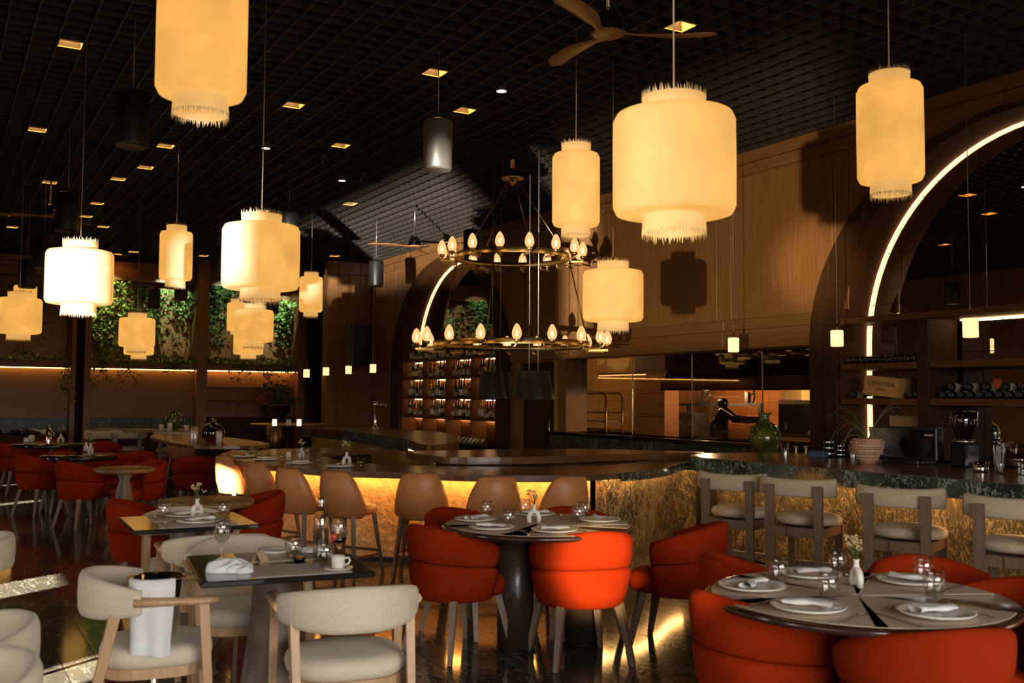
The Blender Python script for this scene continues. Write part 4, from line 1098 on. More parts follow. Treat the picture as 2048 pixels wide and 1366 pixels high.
for i in range(11): WINE.put((WX-.05, 7.50-.082*i, 1.90+.039), 0, 'dark wine bottle lying on the shelf above the wooden crate, %s from the left' % ORD[i], 'wine bottles lying in the near arch')
for i, y in enumerate((7.46, 6.735, 6.655)): WINE.put((WX-.05, y, 1.53+.039), 0, 'wine bottle lying beside the wooden crate, %s from the left' % ORD[i], 'wine bottles lying in the near arch')
for i in range(11): WINE.put((WX-.05, 6.36-.10*i, 1.53+.039), 0, 'wine bottle on the right-hand shelf level with the crate, %s from the left' % ORD[i], 'wine bottles lying in the near arch')
for i in range(5): WINE.put((WX+.0, 6.30-.19*i, 1.53+.113), 0, 'wine bottle in the second layer on the right-hand shelf, %s from the left' % ORD[i], 'wine bottles lying in the near arch')
# wooden crate tipped on two bottles
cr = thing('wooden_crate', 'pale wooden wine crate lying tilted between the bottles, lettered front', 'crate', (WX+.02, 7.06, 1.555))
R_ = Matrix.Rotation(.10, 4, 'X') @ Matrix.Rotation(.12, 4, 'Z')
cm = MB().box(-.12, -.20, 0, .24, .20, .20).xf(R_); cm.build('body', 'wood_box', cr)
MB().box(.03, -.07, .2005, .13, .07, .2015).xf(R_).build('burnt_mark', 'cardboard', cr)
def text(s_, size, loc, rot, mat, parent, name='lettering'):
    c_ = bpy.data.curves.new(name, 'FONT'); c_.body = s_; c_.size = size; c_.align_x = 'CENTER'; c_.align_y = 'CENTER'; c_.extrude = .0006; c_.materials.append(M[mat])
    tmp = bpy.data.objects.new(name, c_); me_ = bpy.data.meshes.new_from_object(tmp); bpy.data.objects.remove(tmp); o = bpy.data.objects.new(name, me_); COL.objects.link(o); o.parent = parent; o.location = loc; o.rotation_euler = rot; return o
for s_, sz, dz in (('OENOTRIA', .062, .125), ('LAND', .042, .068)):
    v = R_ @ Vector((-.1215, 0, dz)); text(s_, sz, v, (PI/2+.0, .10, -PI/2+.12), 'ink', cr)
hp = P(2000, 768, x=WX-.06)
one('red_tag', MB().prism([(-.045, .03), (-.025, .05), (0, .035), (.025, .05), (.045, .03), (.03, -.01), (0, -.05), (-.03, -.01)], 0, .012).swapyz(0), 'red_food', 'red heart-shaped tag hanging by the wine bottles at the right', 'tag', (WX-.10, hp.y, hp.z))
# things on the worktop behind the bar
p = XY(1752, 905, .93)
one('paper_cone', MB().lathe([(.05, 0), (.055, .02), (.10, .30), (.096, .30), (.05, .02)], 20), 'white_glaze', 'tall white flared vase behind the clay pot', 'vase', (WX-.02, 7.14, .93))
one('notice_board', MB().box(0, -.22, 0, .02, .22, .42), 'cardboard', 'plain pale board leaning under the wine crate', 'board', (WX+.10, 6.88, .93))
# ------------------------------------------------------------------ on the green bar
GZ = .945
x, y = XY(1530, 912, GZ)
j = thing('olive_jar', 'large olive green glazed jar with two small handles on the green bar', 'jar', (x, y, GZ)); j.scale = (1.5, 1.5, 1.02)
MB().lathe([(.05, 0), (.055, .01), (.05, .025), (.075, .06), (.105, .13), (.110, .19), (.095, .26), (.065, .31), (.036, .345), (.030, .385), (.046, .425), (.042, .426), (.027, .39)], 28).build('body', 'olive_glaze', j)
for s in (-1, 1):
    MB().tube([(s*.088, 0, .27), (s*.115, 0, .285), (s*.118, 0, .25), (s*.10, 0, .225)], .011, 8).build('handle', 'olive_glaze', j)
x, y = XY(1735, 927, GZ)
pt = thing('clay_pot', 'pink and cream patterned clay pot with a spidery plant on the green bar', 'potted plant', (x, y, GZ))
prof = [(.065, 0), (.075, .02), (.125, .10), (.145, .165), (.14, .205), (.118, .225), (.110, .222), (.125, .20), (.06, .19)]
MB().lathe(prof, 32, cap=True).build('pot', 'terracotta', pt)
for k, (z, r) in enumerate(((.215, .1285), (.19, .1442), (.165, .1462), (.14, .1392), (.118, .1325), (.095, .1235), (.07, .1075), (.045, .0925))):
    nn = 26
    if k % 2 == 0: MB().lathe([(r+.0012, z-.004), (r+.0016, z), (r+.0012, z+.004)], 32).build('glaze_band', 'white_glaze', pt)
    else:
        d = MB()
        for i in range(nn):
            a = 2*PI*i/nn; d.cbox(r*math.cos(a), r*math.sin(a), z, .010, .010, .008)
        o = d.build('glaze_dots', 'white_glaze', pt); o['kind'] = 'stuff'
rp = random.Random(11)
for i in range(13):
    a = rp.uniform(0, 2*PI); l = rp.uniform(.26, .46); hgt = rp.uniform(.10, .34); dr = rp.uniform(-.25, .12)
    if i < 4: a = rp.uniform(2.2, 3.6); l = .42; dr = -.42+.1*i
    pts = [(.02*math.cos(a), .02*math.sin(a), .20)]
    for s in range(1, 9):
        u = s/8; pts.append((l*u*math.cos(a), l*u*math.sin(a), .20+hgt*math.sin(u*PI*.62)*1.1+dr*u*u))
    MB().tube(pts, [.006*(1-.9*k/8)+.0008 for k in range(9)], 5, flat=(1.6, .5)).build('leaf', 'leaf_dry' if i % 3 else 'leaf_a', pt)
for (px, lb) in ((1592, 'left'), (1612, 'right')):
    x, y = XY(px, 912, GZ)
    one('jigger', MB().lathe([(.026, 0), (.024, .003), (.008, .055), (.022, .105), (.020, .105), (.006, .058)], 14, cap=False), 'brass', 'brass hourglass jigger on the green bar, %s one' % lb, 'jigger', (x, y, GZ), None, 'jiggers on the green bar')
x, y = XY(1640, 914, GZ)
bb = thing('blue_box', 'low blue plastic tray on the green bar', 'tray', (x, y, GZ)); MB().bbox(-.06, -.10, 0, .06, .10, .055, .006).build('body', 'blue_plastic', bb); MB().bbox(-.065, -.105, .055, .065, .105, .062, .003).build('rim', 'blue_plastic', bb)
for k, (px, py, h_, lb) in enumerate(((1650, 900, .17, 'left'), (1672, 906, .13, 'right'))):
    x, y = XY(px, 914, GZ)
    g = thing('spice_tin', 'stack of dark tins behind the blue tray, %s one' % lb, 'tin', (x, y-.05, GZ), 0, 'dark tins on the green bar')
    for i in range(3): MB().lathe([(.05, h_*i/3), (.05, h_*(i+.8)/3), (.045, h_*(i+1)/3)], 14, cap=True).build('tin', 'black_gloss', g); MB().lathe([(.051, h_*(i+.5)/3), (.051, h_*(i+.8)/3)], 14).build('band', 'steel', g)
# till screen and machines
x, y = XY(1800, 925, GZ)
ps = thing('till_terminal', 'wide black till terminal on the green bar behind the clay pot', 'till', (x-.02, y-.1, GZ))
MB().bbox(-.05, -.34, .04, .06, .34, .33, .01).build('screen_housing', 'black_metal', ps)
MB().box(-.054, -.32, .06, -.050, .32, .31).build('screen', 'black_gloss', ps)
MB().bbox(-.12, -.20, 0, .14, .20, .04, .01).build('base', 'black_metal', ps)
MB().box(-.0545, -.31, .255, -.0535, -.22, .268).build('status_bar', 'steel', ps)
x, y = XY(1936, 930, GZ)
gr = thing('coffee_grinder', 'black coffee grinder with smoked hopper at the right of the green bar', 'coffee grinder', (x-.22, y-.12, GZ))
MB().bbox(-.09, -.09, 0, .09, .09, .20, .015).build('body', 'black_gloss', gr)
MB().lathe([(.085, .20), (.085, .235)], 20, cap=True).build('steel_ring', 'steel', gr)
MB().lathe([(.06, .235), (.11, .36), (.115, .47), (.10, .48), (.0, .482)], 20).build('hopper', 'demijohn_brown', gr)
x, y = XY(1962, 945, GZ)
one('steel_tub', MB().lathe([(.055, 0), (.058, .004), (.058, .085), (.055, .085), (.05, .01), (.0, .01)], 26), 'chrome', 'short ribbed shiny metal tub near the straws on the green bar', 'tub', (x, y, GZ))
x, y = XY(2000, 948, GZ)
sg = thing('straw_glass', 'tall glass packed with pale straws on the green bar', 'glass', (x, y, GZ))
MB().lathe([(.028, 0), (.032, .006), (.048, .17), (.045, .17), (.028, .012), (.0, .012)], 20).build('glass', 'glass', sg)
for i in range(18):
    a = rp.uniform(0, 2*PI); r = rp.uniform(.0, .020); q = rp.uniform(.025, .052)
    MB().cyl((r*math.cos(a), r*math.sin(a), .015), (q*math.cos(a+.3), q*math.sin(a+.3), rp.uniform(.19, .225)), .0045, n=6).build('straw', 'white_straw', sg)
x, y = XY(2034, 950, GZ)
jr = thing('lidded_jar', 'square clear glass jar at the right end of the green bar', 'jar', (x+.05, y, GZ)); MB().bbox(-.045, -.045, 0, .045, .045, .11, .01).build('glass', 'glass', jr); MB().bbox(-.04, -.04, .11, .04, .04, .125, .006).build('lid', 'steel', jr)
for k, (px, py) in enumerate(((1556, 911), (1508, 911), (1690, 916))):
    x, y = XY(px, py, GZ)
    one('steel_shaker', MB().lathe([(.032, 0), (.045, .13), (.043, .13), (.02, .01)], 16), 'steel', ('steel shaker behind the olive jar, right side', 'steel shaker left of the olive jar', 'steel shaker between tins and clay pot')[k], 'shaker', (x, y-.1, GZ), None, 'shakers on the green bar')
one('folded_menu', MB().bbox(-.10, -.14, 0, .10, .14, .006, .002), 'porcelain', 'white folded sheet on the green bar at the right edge', 'paper', (6.70, 3.92, GZ))
# ------------------------------------------------------------------ kitchen
hood = thing('extractor_hood', 'wide dark sloping extractor hood over the kitchen', 'extractor hood')
hd = MB().prism([(10.2, 1.80), (11.95, 1.70), (11.95, 3.08), (11.0, 3.08)], 7.8, 12.75); hd.v = [(v[0], v[2], v[1]) for v in hd.v]; hd.f = [list(reversed(f)) for f in hd.f]; hd.build('canopy', 'hood_steel', hood)
MB().cyl((10.18, 7.9, 1.76), (10.18, 12.7, 1.76), .015, n=6).build('rail', 'steel', hood)
MB().box(10.16, 7.8, 1.64, 10.22, 12.75, 1.84).build('lip', 'hood_steel', hood)
kc = thing('kitchen_counter', 'dark kitchen counter along the tiled wall', 'counter')
MB().bbox(11.1, 9.0, .02, 11.95, 16.5, .85, .01).build('body', 'black_metal', kc); MB().bbox(11.05, 9.0, .85, 11.97, 16.5, .89, .006).build('worktop', 'black_gloss', kc)
mc = thing('wheel_machine', 'dark kitchen machine with two round hand wheels on a frame', 'kitchen machine', (0, 0, 0))
def K(px, py, x=11.2): v = P(px, py, x=x); return (x, v.y, v.z)
fr_ = MB(); fr_.bar(K(1345, 809), K(1525, 809), .05, .045); fr_.build('beam', 'black_metal', mc)
for px in (1378, 1428, 1522): MB().bar(K(px, 809), (11.2, K(px, 809)[1], .89), .06, .06, up=(0, 1, 0)).build('post', 'black_metal', mc)
MB().bar(K(1400, 794), K(1500, 794), .016, .016).build('axle', 'dark_wood', mc)
for px in (1412, 1500):
    c = Vector(K(px, 792)); w_ = MB(); pts = [c+Vector((0, .10*math.cos(a), .13*math.sin(a))) for a in [2*PI*i/24 for i in range(25)]]
    w_.tube(pts, .014, 6); 
    for a in (.6, 2.7, 4.8): w_.cyl(c, c+Vector((0, .10*math.cos(a), .13*math.sin(a))), .01, n=5)
    w_.build('hand_wheel', 'black_gloss', mc)
    MB().box(c.x-.03, c.y+.02, c.z-.13, c.x+.03, c.y+.09, c.z+.06).build('bracket', 'black_metal', mc)
MB().bbox(10.9, K(1392, 850)[1]-.28, .89, 11.25, K(1392, 850)[1]+.28, 1.28, .01).build('drawer_box', 'black_metal', mc)
ar = thing('service_arm', 'black jointed kitchen arm stretching in front of the orange tiles', 'kitchen machine')
MB().tube([K(1436, 905, 10.6), K(1438, 850, 10.6), K(1450, 822, 10.6), K(1470, 838, 10.6), K(1495, 840, 10.6), K(1525, 840, 10.6)], [.16, .15, .09, .065, .055, .045], 12).build('arm', 'black_gloss', ar)
MB().lathe([(.0, -.09), (.07, -.06), (.09, .0), (.06, .06), (.0, .08)], 14, K(1446, 806, 10.6)).build('head', 'black_gloss', ar)
tk = thing('tray_trolley', 'tall tray trolley with round top rails in the kitchen', 'trolley')
a_, b_ = K(1132, 800, 10.0), K(1212, 800, 10.0)
pts = [(10.0, a_[1], .1), (10.0, a_[1], 1.52), (10.0, a_[1]-.10, 1.60), (10.0, b_[1]+.10, 1.60), (10.0, b_[1], 1.52), (10.0, b_[1], .1)]
MB().tube(pts, .022, 8).build('frame', 'brass_dark', tk)
MB().tube([(10.35, p_[1], p_[2]) for p_ in pts], .022, 8).build('frame', 'brass_dark', tk)
for i in range(7):
    z = .35+.15*i; MB().box(9.98, b_[1]+.03, z, 10.38, a_[1]-.03, z+.02).build('tray', 'steel' if i % 2 else 'dark_wood', tk)
bxs = thing('tall_cabinet', 'tall steel kitchen cabinet behind the hatch', 'cabinet'); k1, k2 = K(1575, 800, 11.2), K(1652, 800, 11.2)
MB().bbox(11.0, k2[1], .89, 11.6, k1[1], 1.50, .01).build('body', 'steel', bxs); MB().box(10.985, k2[1]+.03, .95, 10.999, k1[1]-.03, 1.44).build('door', 'black_gloss', bxs)
cbx = K(1600, 786, 11.2); one('carton', MB().bbox(11.05, cbx[1]-.18, 1.50, 11.4, cbx[1]+.22, 1.72, .004), 'cardboard', 'brown carton on top of the tall kitchen cabinet', 'box')
gd = thing('glass_guard', 'angled glass guard with brass frame at the end of the kitchen hatch', 'food guard')
g0, g1, g2 = P(1617, 868, x=WX+.16), P(1660, 808, x=WX+.16), P(1660, 866, x=WX+.16)
for u, v in ((g0, g1), (g1, g2), (g2, g0)): MB().cyl(u, v, .012, n=6).build('frame', 'brass', gd)
MB().add([g0+Vector((.02, 0, 0)), g1+Vector((.02, 0, 0)), g2+Vector((.02, 0, 0)), g0+Vector((.025, 0, 0)), g1+Vector((.025, 0, 0)), g2+Vector((.025, 0, 0))], [(0, 1, 2), (5, 4, 3)]).build('pane', 'pane_glass', gd)
# pale post inside the hatch with its own strip light, and tube lamps added to brighten the kitchen
kt = thing('tiled_post', 'pale yellow tiled post standing inside the kitchen', 'post')
ka, kb = K(1270, 800, 10.6), K(1330, 800, 10.6)
me = MB().bbox(0, 0, 0, .01, (ka[1]-kb[1])/2-.006, .193, .003).mesh('tile'); me.materials.append(M['yellow_tile'])
MB().box(10.61, kb[1], 0, 10.9, ka[1], 3.1).build('core', 'tile_grout', kt)
for i in range(12):
    for k in range(2):
        o = bpy.data.objects.new('tile', me); COL.objects.link(o); o.parent = kt; o.location = (10.6, kb[1]+.003+k*(ka[1]-kb[1])/2, .6+.2*i)
sh = thing('lit_kitchen_shelf', 'thin kitchen shelf with a warm strip light under it', 'shelf'); s0, s1 = K(1195, 750, 10.2), K(1288, 750, 10.2)
MB().box(10.2, s1[1], s1[2]+.02, 10.45, s0[1], s1[2]+.045).build('board', 'dark_wood', sh); MB().box(10.22, s1[1], s1[2], 10.24, s0[1], s1[2]+.018).build('strip_light', 'led_red', sh)
for i, y in enumerate((9.6, 12.0, 15.2)):
    t = thing('kitchen_fill_lamp', 'tube lamp added to brighten the kitchen, %s from the right' % ORD[i], 'lamp', (10.45 if i < 2 else 11.5, y, 0), 0, 'added tube lamps in the kitchen')
    MB().cyl((0, -.25, 1.735 if i < 2 else 3.0), (0, .25, 1.735 if i < 2 else 3.0), .02, n=8).build('tube', 'kitchen_fill_tube', t); MB().box(-.03, -.28, (1.755 if i < 2 else 3.02), .03, .28, (1.78 if i < 2 else 3.045)).build('fitting', 'black_metal', t)
one('exit_sign', MB().bbox(-.02, -.10, -.05, .02, .10, .05, .004), 'exit_green', 'small green lit sign at the end of the kitchen hood', 'sign', tuple(P(1652, 728, x=10.0)))
for i, (x, y, z, e) in enumerate(((10.8, 9.9, 1.66, 75), (10.8, 12.4, 1.66, 75), (9.9, 16.8, 2.3, 60))):  # unseen point lights added to brighten the kitchen
    light('kitchen_fill_light', 'POINT', (x, y, z), e, (1.0, .62, .30), shadow_soft_size=.06)
# ------------------------------------------------------------------ table settings
TZ = .75
def make_plate(r):
    return MB().lathe([(.0, .004), (r*.55, .0), (r*.6, .003), (r*.92, .012), (r, .020), (r*.985, .022), (r*.90, .016), (r*.6, .009), (.0, .008)], 36)
plate_me = make_plate(.135).mesh('plate'); plate_me.materials.append(M['porcelain'])
splate_me = make_plate(.085).mesh('plate'); splate_me.materials.append(M['porcelain'])
def napkin_mesh(L, w, h, seed):
    r = random.Random(seed)
    def f(u, v):
        x = (u-.5)*L*(1+.06*math.sin(v*9+seed)); a = v*2*PI; rr = w*(.8+.3*math.sin(u*7+seed)*.4+.2*abs(2*u-1))
        return (x, rr*math.cos(a)*.5+.012*math.sin(u*6+seed), h/2+h*.5*math.sin(a)*(.9+.2*math.sin(u*11+seed)))
    me = MB().grid(f, 14, 12).mesh('napkin'); me.materials.append(M['napkin_cloth']); return me
naps = [napkin_mesh(.17, .055, .022, s) for s in (1, 4, 9)]
tumb_me = MB().lathe([(.0, .004), (.026, .0), (.033, .008), (.042, .045), (.041, .075), (.034, .105), (.0325, .105), (.0395, .074), (.0405, .045), (.031, .011), (.0, .010)], 22).mesh('tumbler'); tumb_me.materials.append(M['glass'])
rock_me = MB().lathe([(.0, .003), (.030, .0), (.036, .085), (.034, .085), (.029, .010), (.0, .009)], 20).mesh('tumbler'); rock_me.materials.append(M['glass'])
def fork_mesh():
    m_ = MB(); m_.bar((0, -.10, .003), (0, .035, .004), .009, .003, .005, .003); m_.bar((0, .035, .004), (0, .06, .004), .008, .003, .022, .003)
    for k in (-1.5, -.5, .5, 1.5): m_.bar((k*.0062, .058, .005), (k*.0062, .10, .004), .0035, .002)
    return m_
fork_me = fork_mesh().mesh('fork'); fork_me.materials.append(M['steel'])
kn = MB(); kn.bar((0, -.11, .003), (0, .0, .004), .014, .004, .010, .004); kn.bar((0, 0, .004), (.004, .11, .003), .016, .002, .006, .002); knife_me = kn.mesh('knife'); knife_me.materials.append(M['steel'])
def item(name, me, loc, rz, label, cat, group): 
    o = bpy.data.objects.new(name, me); COL.objects.link(o); o.location = loc; o.rotation_euler = (0, 0, rz); return tag(o, label, cat, group)
def wedge(r0, r1, half, n=10):
    return [(r0*math.cos(a)*1, r0*math.sin(a)) for a in [-half*r1/r0*.75+2*half*r1/r0*.75*i/4 for i in range(5)]]+[(r1*math.cos(a), r1*math.sin(a)) for a in [half-2*half*i/n for i in range(n+1)]]
def setting(cx, cy, r, ang, who, table, mat, mats=True, k=0):
    a = math.radians(ang); c, s = math.cos(a), math.sin(a); G = 'place settings on the '+table
    zt = TZ+.0035 if mats else TZ+.0005
    px, py = cx+c*(r-.19), cy+s*(r-.19)
    item('plate', plate_me, (px, py, zt), 0, 'white plate %s of the %s' % (who, table), 'plate', G)
    item('napkin', naps[k % 3], (px, py, zt+.017), a+PI/2+.4*math.sin(k*2.3), 'rolled napkin on the plate %s of the %s' % (who, table), 'napkin', G)
    t = Vector((-s, c, 0))
    item('fork', fork_me, (px+t.x*.175, py+t.y*.175, zt), a+PI/2, 'fork beside the plate %s of the %s' % (who, table), 'fork', G)
    item('knife', knife_me, (px-t.x*.175, py-t.y*.175, zt), a+PI/2, 'knife beside the plate %s of the %s' % (who, table), 'knife', G)
def mat_wedge(cx, cy, R, ang, who, table, mat):
    h = .615; r0 = .02; r1 = R-.028
    pts = [(r0*math.cos(x_), r0*math.sin(x_)) for x_ in (-h, 0, h)]+[(r1*math.cos(h-2*h*i/12), r1*math.sin(h-2*h*i/12)) for i in range(13)]
    one('place_mat', MB().prism(pts, 0, .0025), mat, 'tan paper place mat %s of the %s' % (who, table), 'place mat', (cx, cy, TZ+.0006), math.radians(ang), 'mats on the '+table)
def vase_u(x, y, z, rz, label, s=1.0):
    t = thing('bud_vase', label, 'vase', (x, y, z), rz); t.scale = (s, s, s)
    m_ = MB(); pts = [(-.026, 0, .002), (-.031, 0, .03), (-.024, 0, .058), (0, 0, .074), (.024, 0, .058), (.031, 0, .03), (.026, 0, .002)]
    m_.tube(pts, [.014, .015, .015, .017, .015, .015, .014], 10); m_.lathe([(.016, .07), (.011, .098), (.014, .112), (.011, .112), (.008, .10)], 12); m_.build('body', 'porcelain', t)
    r = random.Random(int(x*1000) % 97); f = MB(); g = MB()
    for i in range(9):
        a = r.uniform(0, 6.28); l = r.uniform(.05, .10); q = Vector((.03*math.cos(a)*r.random()*1.6, .03*math.sin(a)*r.random()*1.6, .105+l)); g.cyl((0, 0, .10), q, .0013, n=4)
        for k in range(5):
            d = Vector((r.uniform(-1, 1), r.uniform(-1, 1), r.uniform(-.6, 1)))*.011; c_ = q+d
            e = .0065; f.add([c_+Vector((e, 0, 0)), c_+Vector((-e, 0, 0)), c_+Vector((0, e, 0)), c_+Vector((0, -e, 0)), c_+Vector((0, 0, e)), c_+Vector((0, 0, -e))], [(0, 2, 4), (2, 1, 4), (1, 3, 4), (3, 0, 4), (2, 0, 5), (1, 2, 5), (3, 1, 5), (0, 3, 5)])
    g.build('stems', 'leaf_a', t); o = f.build('blossom', 'flower_cream', t); o['kind'] = 'stuff'
    return t
T1, T2 = 'middle round table', 'near round table'
sets1 = [(252, 'nearest the bright orange chair', 0), (196, 'at the left front', 1), (136, 'at the far left', 2), (62, 'at the far side', 3), (345, 'at the right', 4)]
for ang, who, k in sets1: setting(3.20, 5.20, .585, ang, who, T1, None, True, k)
for i, (ang, who, k) in enumerate(sets1): mat_wedge(3.20, 5.20, .585, ang, who, T1, 'placemat_tan')
sets2 = [(262, 'nearest the bottom right chair', 0), (196, 'at the left front', 1), (135, 'at the back left', 2), (70, 'at the back', 3), (10, 'at the right', 4)]
for ang, who, k in sets2: setting(3.157, 2.74, .590, ang, who, T2, None, True, k)
for ang, who, k in sets2: mat_wedge(3.157, 2.74, .590, ang, who, T2, 'placemat_tan')
for px, py, lb in ((1018, 1052, 'left front of the middle table'), (973, 1034, 'far left of the middle table'), (1157, 1044, 'right of the middle table'), (1049, 1030, 'beside the flowers of the middle table'), (1168, 1036, 'right rear of the middle table')):
    x, y = XY(px, py, TZ+.004); item('tumbler', tumb_me, (x, y, TZ+.0035), 0, 'round clear tumbler at the '+lb, 'glass', 'tumblers on the middle round table')
for px, py, lb in ((1558, 1166, 'back left'), (1658, 1198, 'left front'), (1676, 1148, 'back, left of the flowers'), (1848, 1163, 'back right'), (1869, 1194, 'right')):
    x, y = XY(px, py, TZ+.004); item('tumbler', tumb_me, (x, y, TZ+.0035), 0, 'round clear tumbler at the %s of the near round table' % lb, 'glass', 'tumblers on the near round table')
x, y = XY(1068, 1047, TZ); vase_u(x, y, TZ+.0035, -.5, 'white two-legged bud vase with dried flowers on the middle round table')
x, y = XY(1713, 1175, TZ); vase_u(x, y, TZ+.0035, 1.2, 'white bud vase with dried flowers on the near round table')
# near square table
x0, y0 = 1.385, 4.54
def sq(dx, dy, rz=-.13): c, s = math.cos(rz), math.sin(rz); return (x0+dx*c-dy*s, y0+dx*s+dy*c)
for dx, dy, lb in ((.06, .20, 'far'), (.06, -.20, 'near')):
    x, y = sq(dx, dy); one('place_mat', MB().box(-.21, -.145, 0, .21, .145, .002), 'placemat_grey', 'grey paper place mat on the %s side of the coffee cup table' % lb, 'place mat', (x, y, TZ+.0006), -.13, 'mats on the coffee cup table')
def crumple(seed, a, b, h):
    r = random.Random(seed)
    def f(u, v):
        th = u*2*PI; rr = math.sin(v*PI*.5)**.6; w = 1+.16*math.sin(3*th+seed)+.10*math.sin(5*th+2*seed)
        return (a*rr*w*math.cos(th), b*rr*w*math.sin(th), h*(math.cos(v*PI*.5)**.7)*(1+.25*math.sin(4*th+seed*2+v*5)))
    return MB().grid(f, 28, 10, wrapu=True)
x, y = XY(455, 1142, TZ)
n_ = thing('crumpled_napkin', 'crumpled white cloth napkin on the corner of the coffee cup table', 'napkin', (x, y, TZ+.001), -.2)
crumple(2, .095, .055, .045).build('bundle', 'white_cloth', n_); o = crumple(5, .055, .045, .030).build('loose_end', 'white_cloth', n_); o.location = (.055, -.05, 0)
x, y = XY(612, 1106, TZ); n2 = thing('folded_napkin', 'small folded white napkin behind the tumbler on the coffee cup table', 'napkin', (x+.03, y+.02, TZ+.001), .3); crumple(7, .05, .035, .022).build('cloth', 'white_cloth', n2)
def wine_glass(px, py, z, label, s=1.0):
    x, y = XY(px, py, z); t = thing('wine_glass', label, 'wine glass', (x, y, z), 0); t.scale = (s, s, s)
    MB().lathe([(.036, 0), (.036, .002), (.008, .005), (.004, .012), (.0035, .075), (.008, .083)], 22).build('stem', 'glass', t)
    MB().lathe([(.0, .082), (.012, .085), (.030, .105), (.040, .135), (.039, .165), (.032, .205), (.0312, .205), (.038, .165), (.039, .135), (.028, .108), (.0, .088)], 26).build('bowl', 'glass', t)
    return t
wine_glass(443, 1125, TZ+.001, 'stemmed wine glass standing on the left of the coffee cup table')
for px, py, lb in ((588, 1117, 'tumbler with amber nuts showing through on the coffee cup table'), (650, 1131, 'empty round tumbler beside the coffee cup')):
    x, y = XY(px, py, TZ); item('tumbler', tumb_me, (x, y, TZ+.003), 0, lb, 'glass', 'tumblers on the coffee cup table')
x, y = XY(586, 1119, TZ); nb = thing('nut_dish', 'little dark dish of amber nuts in front of the tumbler', 'dish', (x+.015, y-.05, TZ+.003))
MB().lathe([(.026, 0), (.034, .012), (.032, .012), (.02, .004), (0, .004)], 18).build('dish', 'black_gloss', nb)
for i in range(8): 
    o = MB().lathe([(0, 0), (.006, .004), (.006, .009), (0, .013)], 6).build('nut', 'liquor_amber', nb, (.017*math.cos(i*2.4)*(i/8)**.5, .017*math.sin(i*2.4)*(i/8)**.5, .008))
x, y = XY(641, 1117, TZ)
wb = thing('water_bottle', 'tall clear glass water bottle with a silver cap on the coffee cup table', 'bottle', (x, y, TZ+.001))
MB().lathe([(.0, .004), (.034, .0), (.037, .008), (.037, .17), (.032, .20), (.018, .235), (.014, .25), (.014, .268)], 26).build('glass', 'bottle_clear', wb)
MB().lathe([(.017, .262), (.017, .282), (.012, .287), (.0, .288)], 16).build('cap', 'steel', wb)
MB().lathe([(.0, .006), (.034, .007), (.0345, .085), (.0, .085)], 22).build('water', 'pane_glass', wb)
MB().lathe([(.0375, .07), (.0375, .14)], 26).build('label', 'pane_dark', wb)
x, y = XY(678, 1118, TZ)
ck = thing('cocktail_glass', 'stemmed glass with a strawberry and lime garnish beside the water bottle', 'glass', (x, y, TZ+.001))
MB().lathe([(.033, 0), (.033, .002), (.006, .006), (.004, .06)], 20).build('stem', 'glass', ck)
MB().lathe([(.0, .06), (.025, .075), (.042, .12), (.040, .16), (.033, .195), (.0315, .195), (.038, .16), (.039, .12), (0, .066)], 24).build('bowl', 'glass', ck)
MB().lathe([(.0, .068), (.024, .08), (.034, .10), (.0, .10)], 18).build('drink', 'demijohn_brown', ck)
MB().lathe([(0, 0), (.012, .012), (.016, .028), (.008, .038), (0, .04)], 10).build('strawberry', 'red_food', ck, (-.032, -.02, .085))
MB().lathe([(.016, 0), (.016, .004), (0, .004)], 12).build('lime_slice', 'leaf_b', ck, (.01, -.01, .11))
x, y = XY(676, 1141, TZ)
cu = thing('coffee_cup', 'white coffee cup on a saucer at the right corner of the black table', 'cup', (x, y, TZ+.001))
MB().lathe([(.0, .006), (.028, .0), (.035, .003), (.062, .010), (.066, .014), (.060, .014), (.035, .008), (0, .008)], 32).build('saucer', 'porcelain', cu)
MB().lathe([(.0, .010), (.022, .009), (.027, .014), (.031, .06), (.030, .064), (.028, .062), (.024, .018), (0, .016)], 26).build('bowl', 'porcelain', cu)
MB().tube([(.030, 0, .052), (.046, -.004, .055), (.052, -.006, .042), (.044, -.004, .028), (.028, 0, .025)], .0045, 8).xf(Matrix.Rotation(-.3, 4, 'Z')).build('handle', 'porcelain', cu)
x, y = XY(520, 1125, TZ); one('name_card', MB().add([(-.03, -.03, 0), (.03, -.03, 0), (.03, .0, .045), (-.03, .0, .045), (-.03, .035, 0), (.03, .035, 0), (-.03, -.028, -.0005), (.03, -.028, -.0005), (.03, .0, .043), (-.03, .0, .043), (-.03, .033, -.0005), (.03, .033, -.0005)], [(0, 1, 2, 3), (3, 2, 5, 4), (9, 8, 7, 6), (10, 11, 8, 9)]), 'paper_kraft', 'folded kraft card standing on the coffee cup table', 'card', (x, y, TZ+.003), .7)
x, y = XY(560, 1108, TZ)
item('plate', splate_me, (x-.02, y+.01, TZ+.003), 0, 'small white plate behind the kraft card on the coffee cup table', 'plate', None)
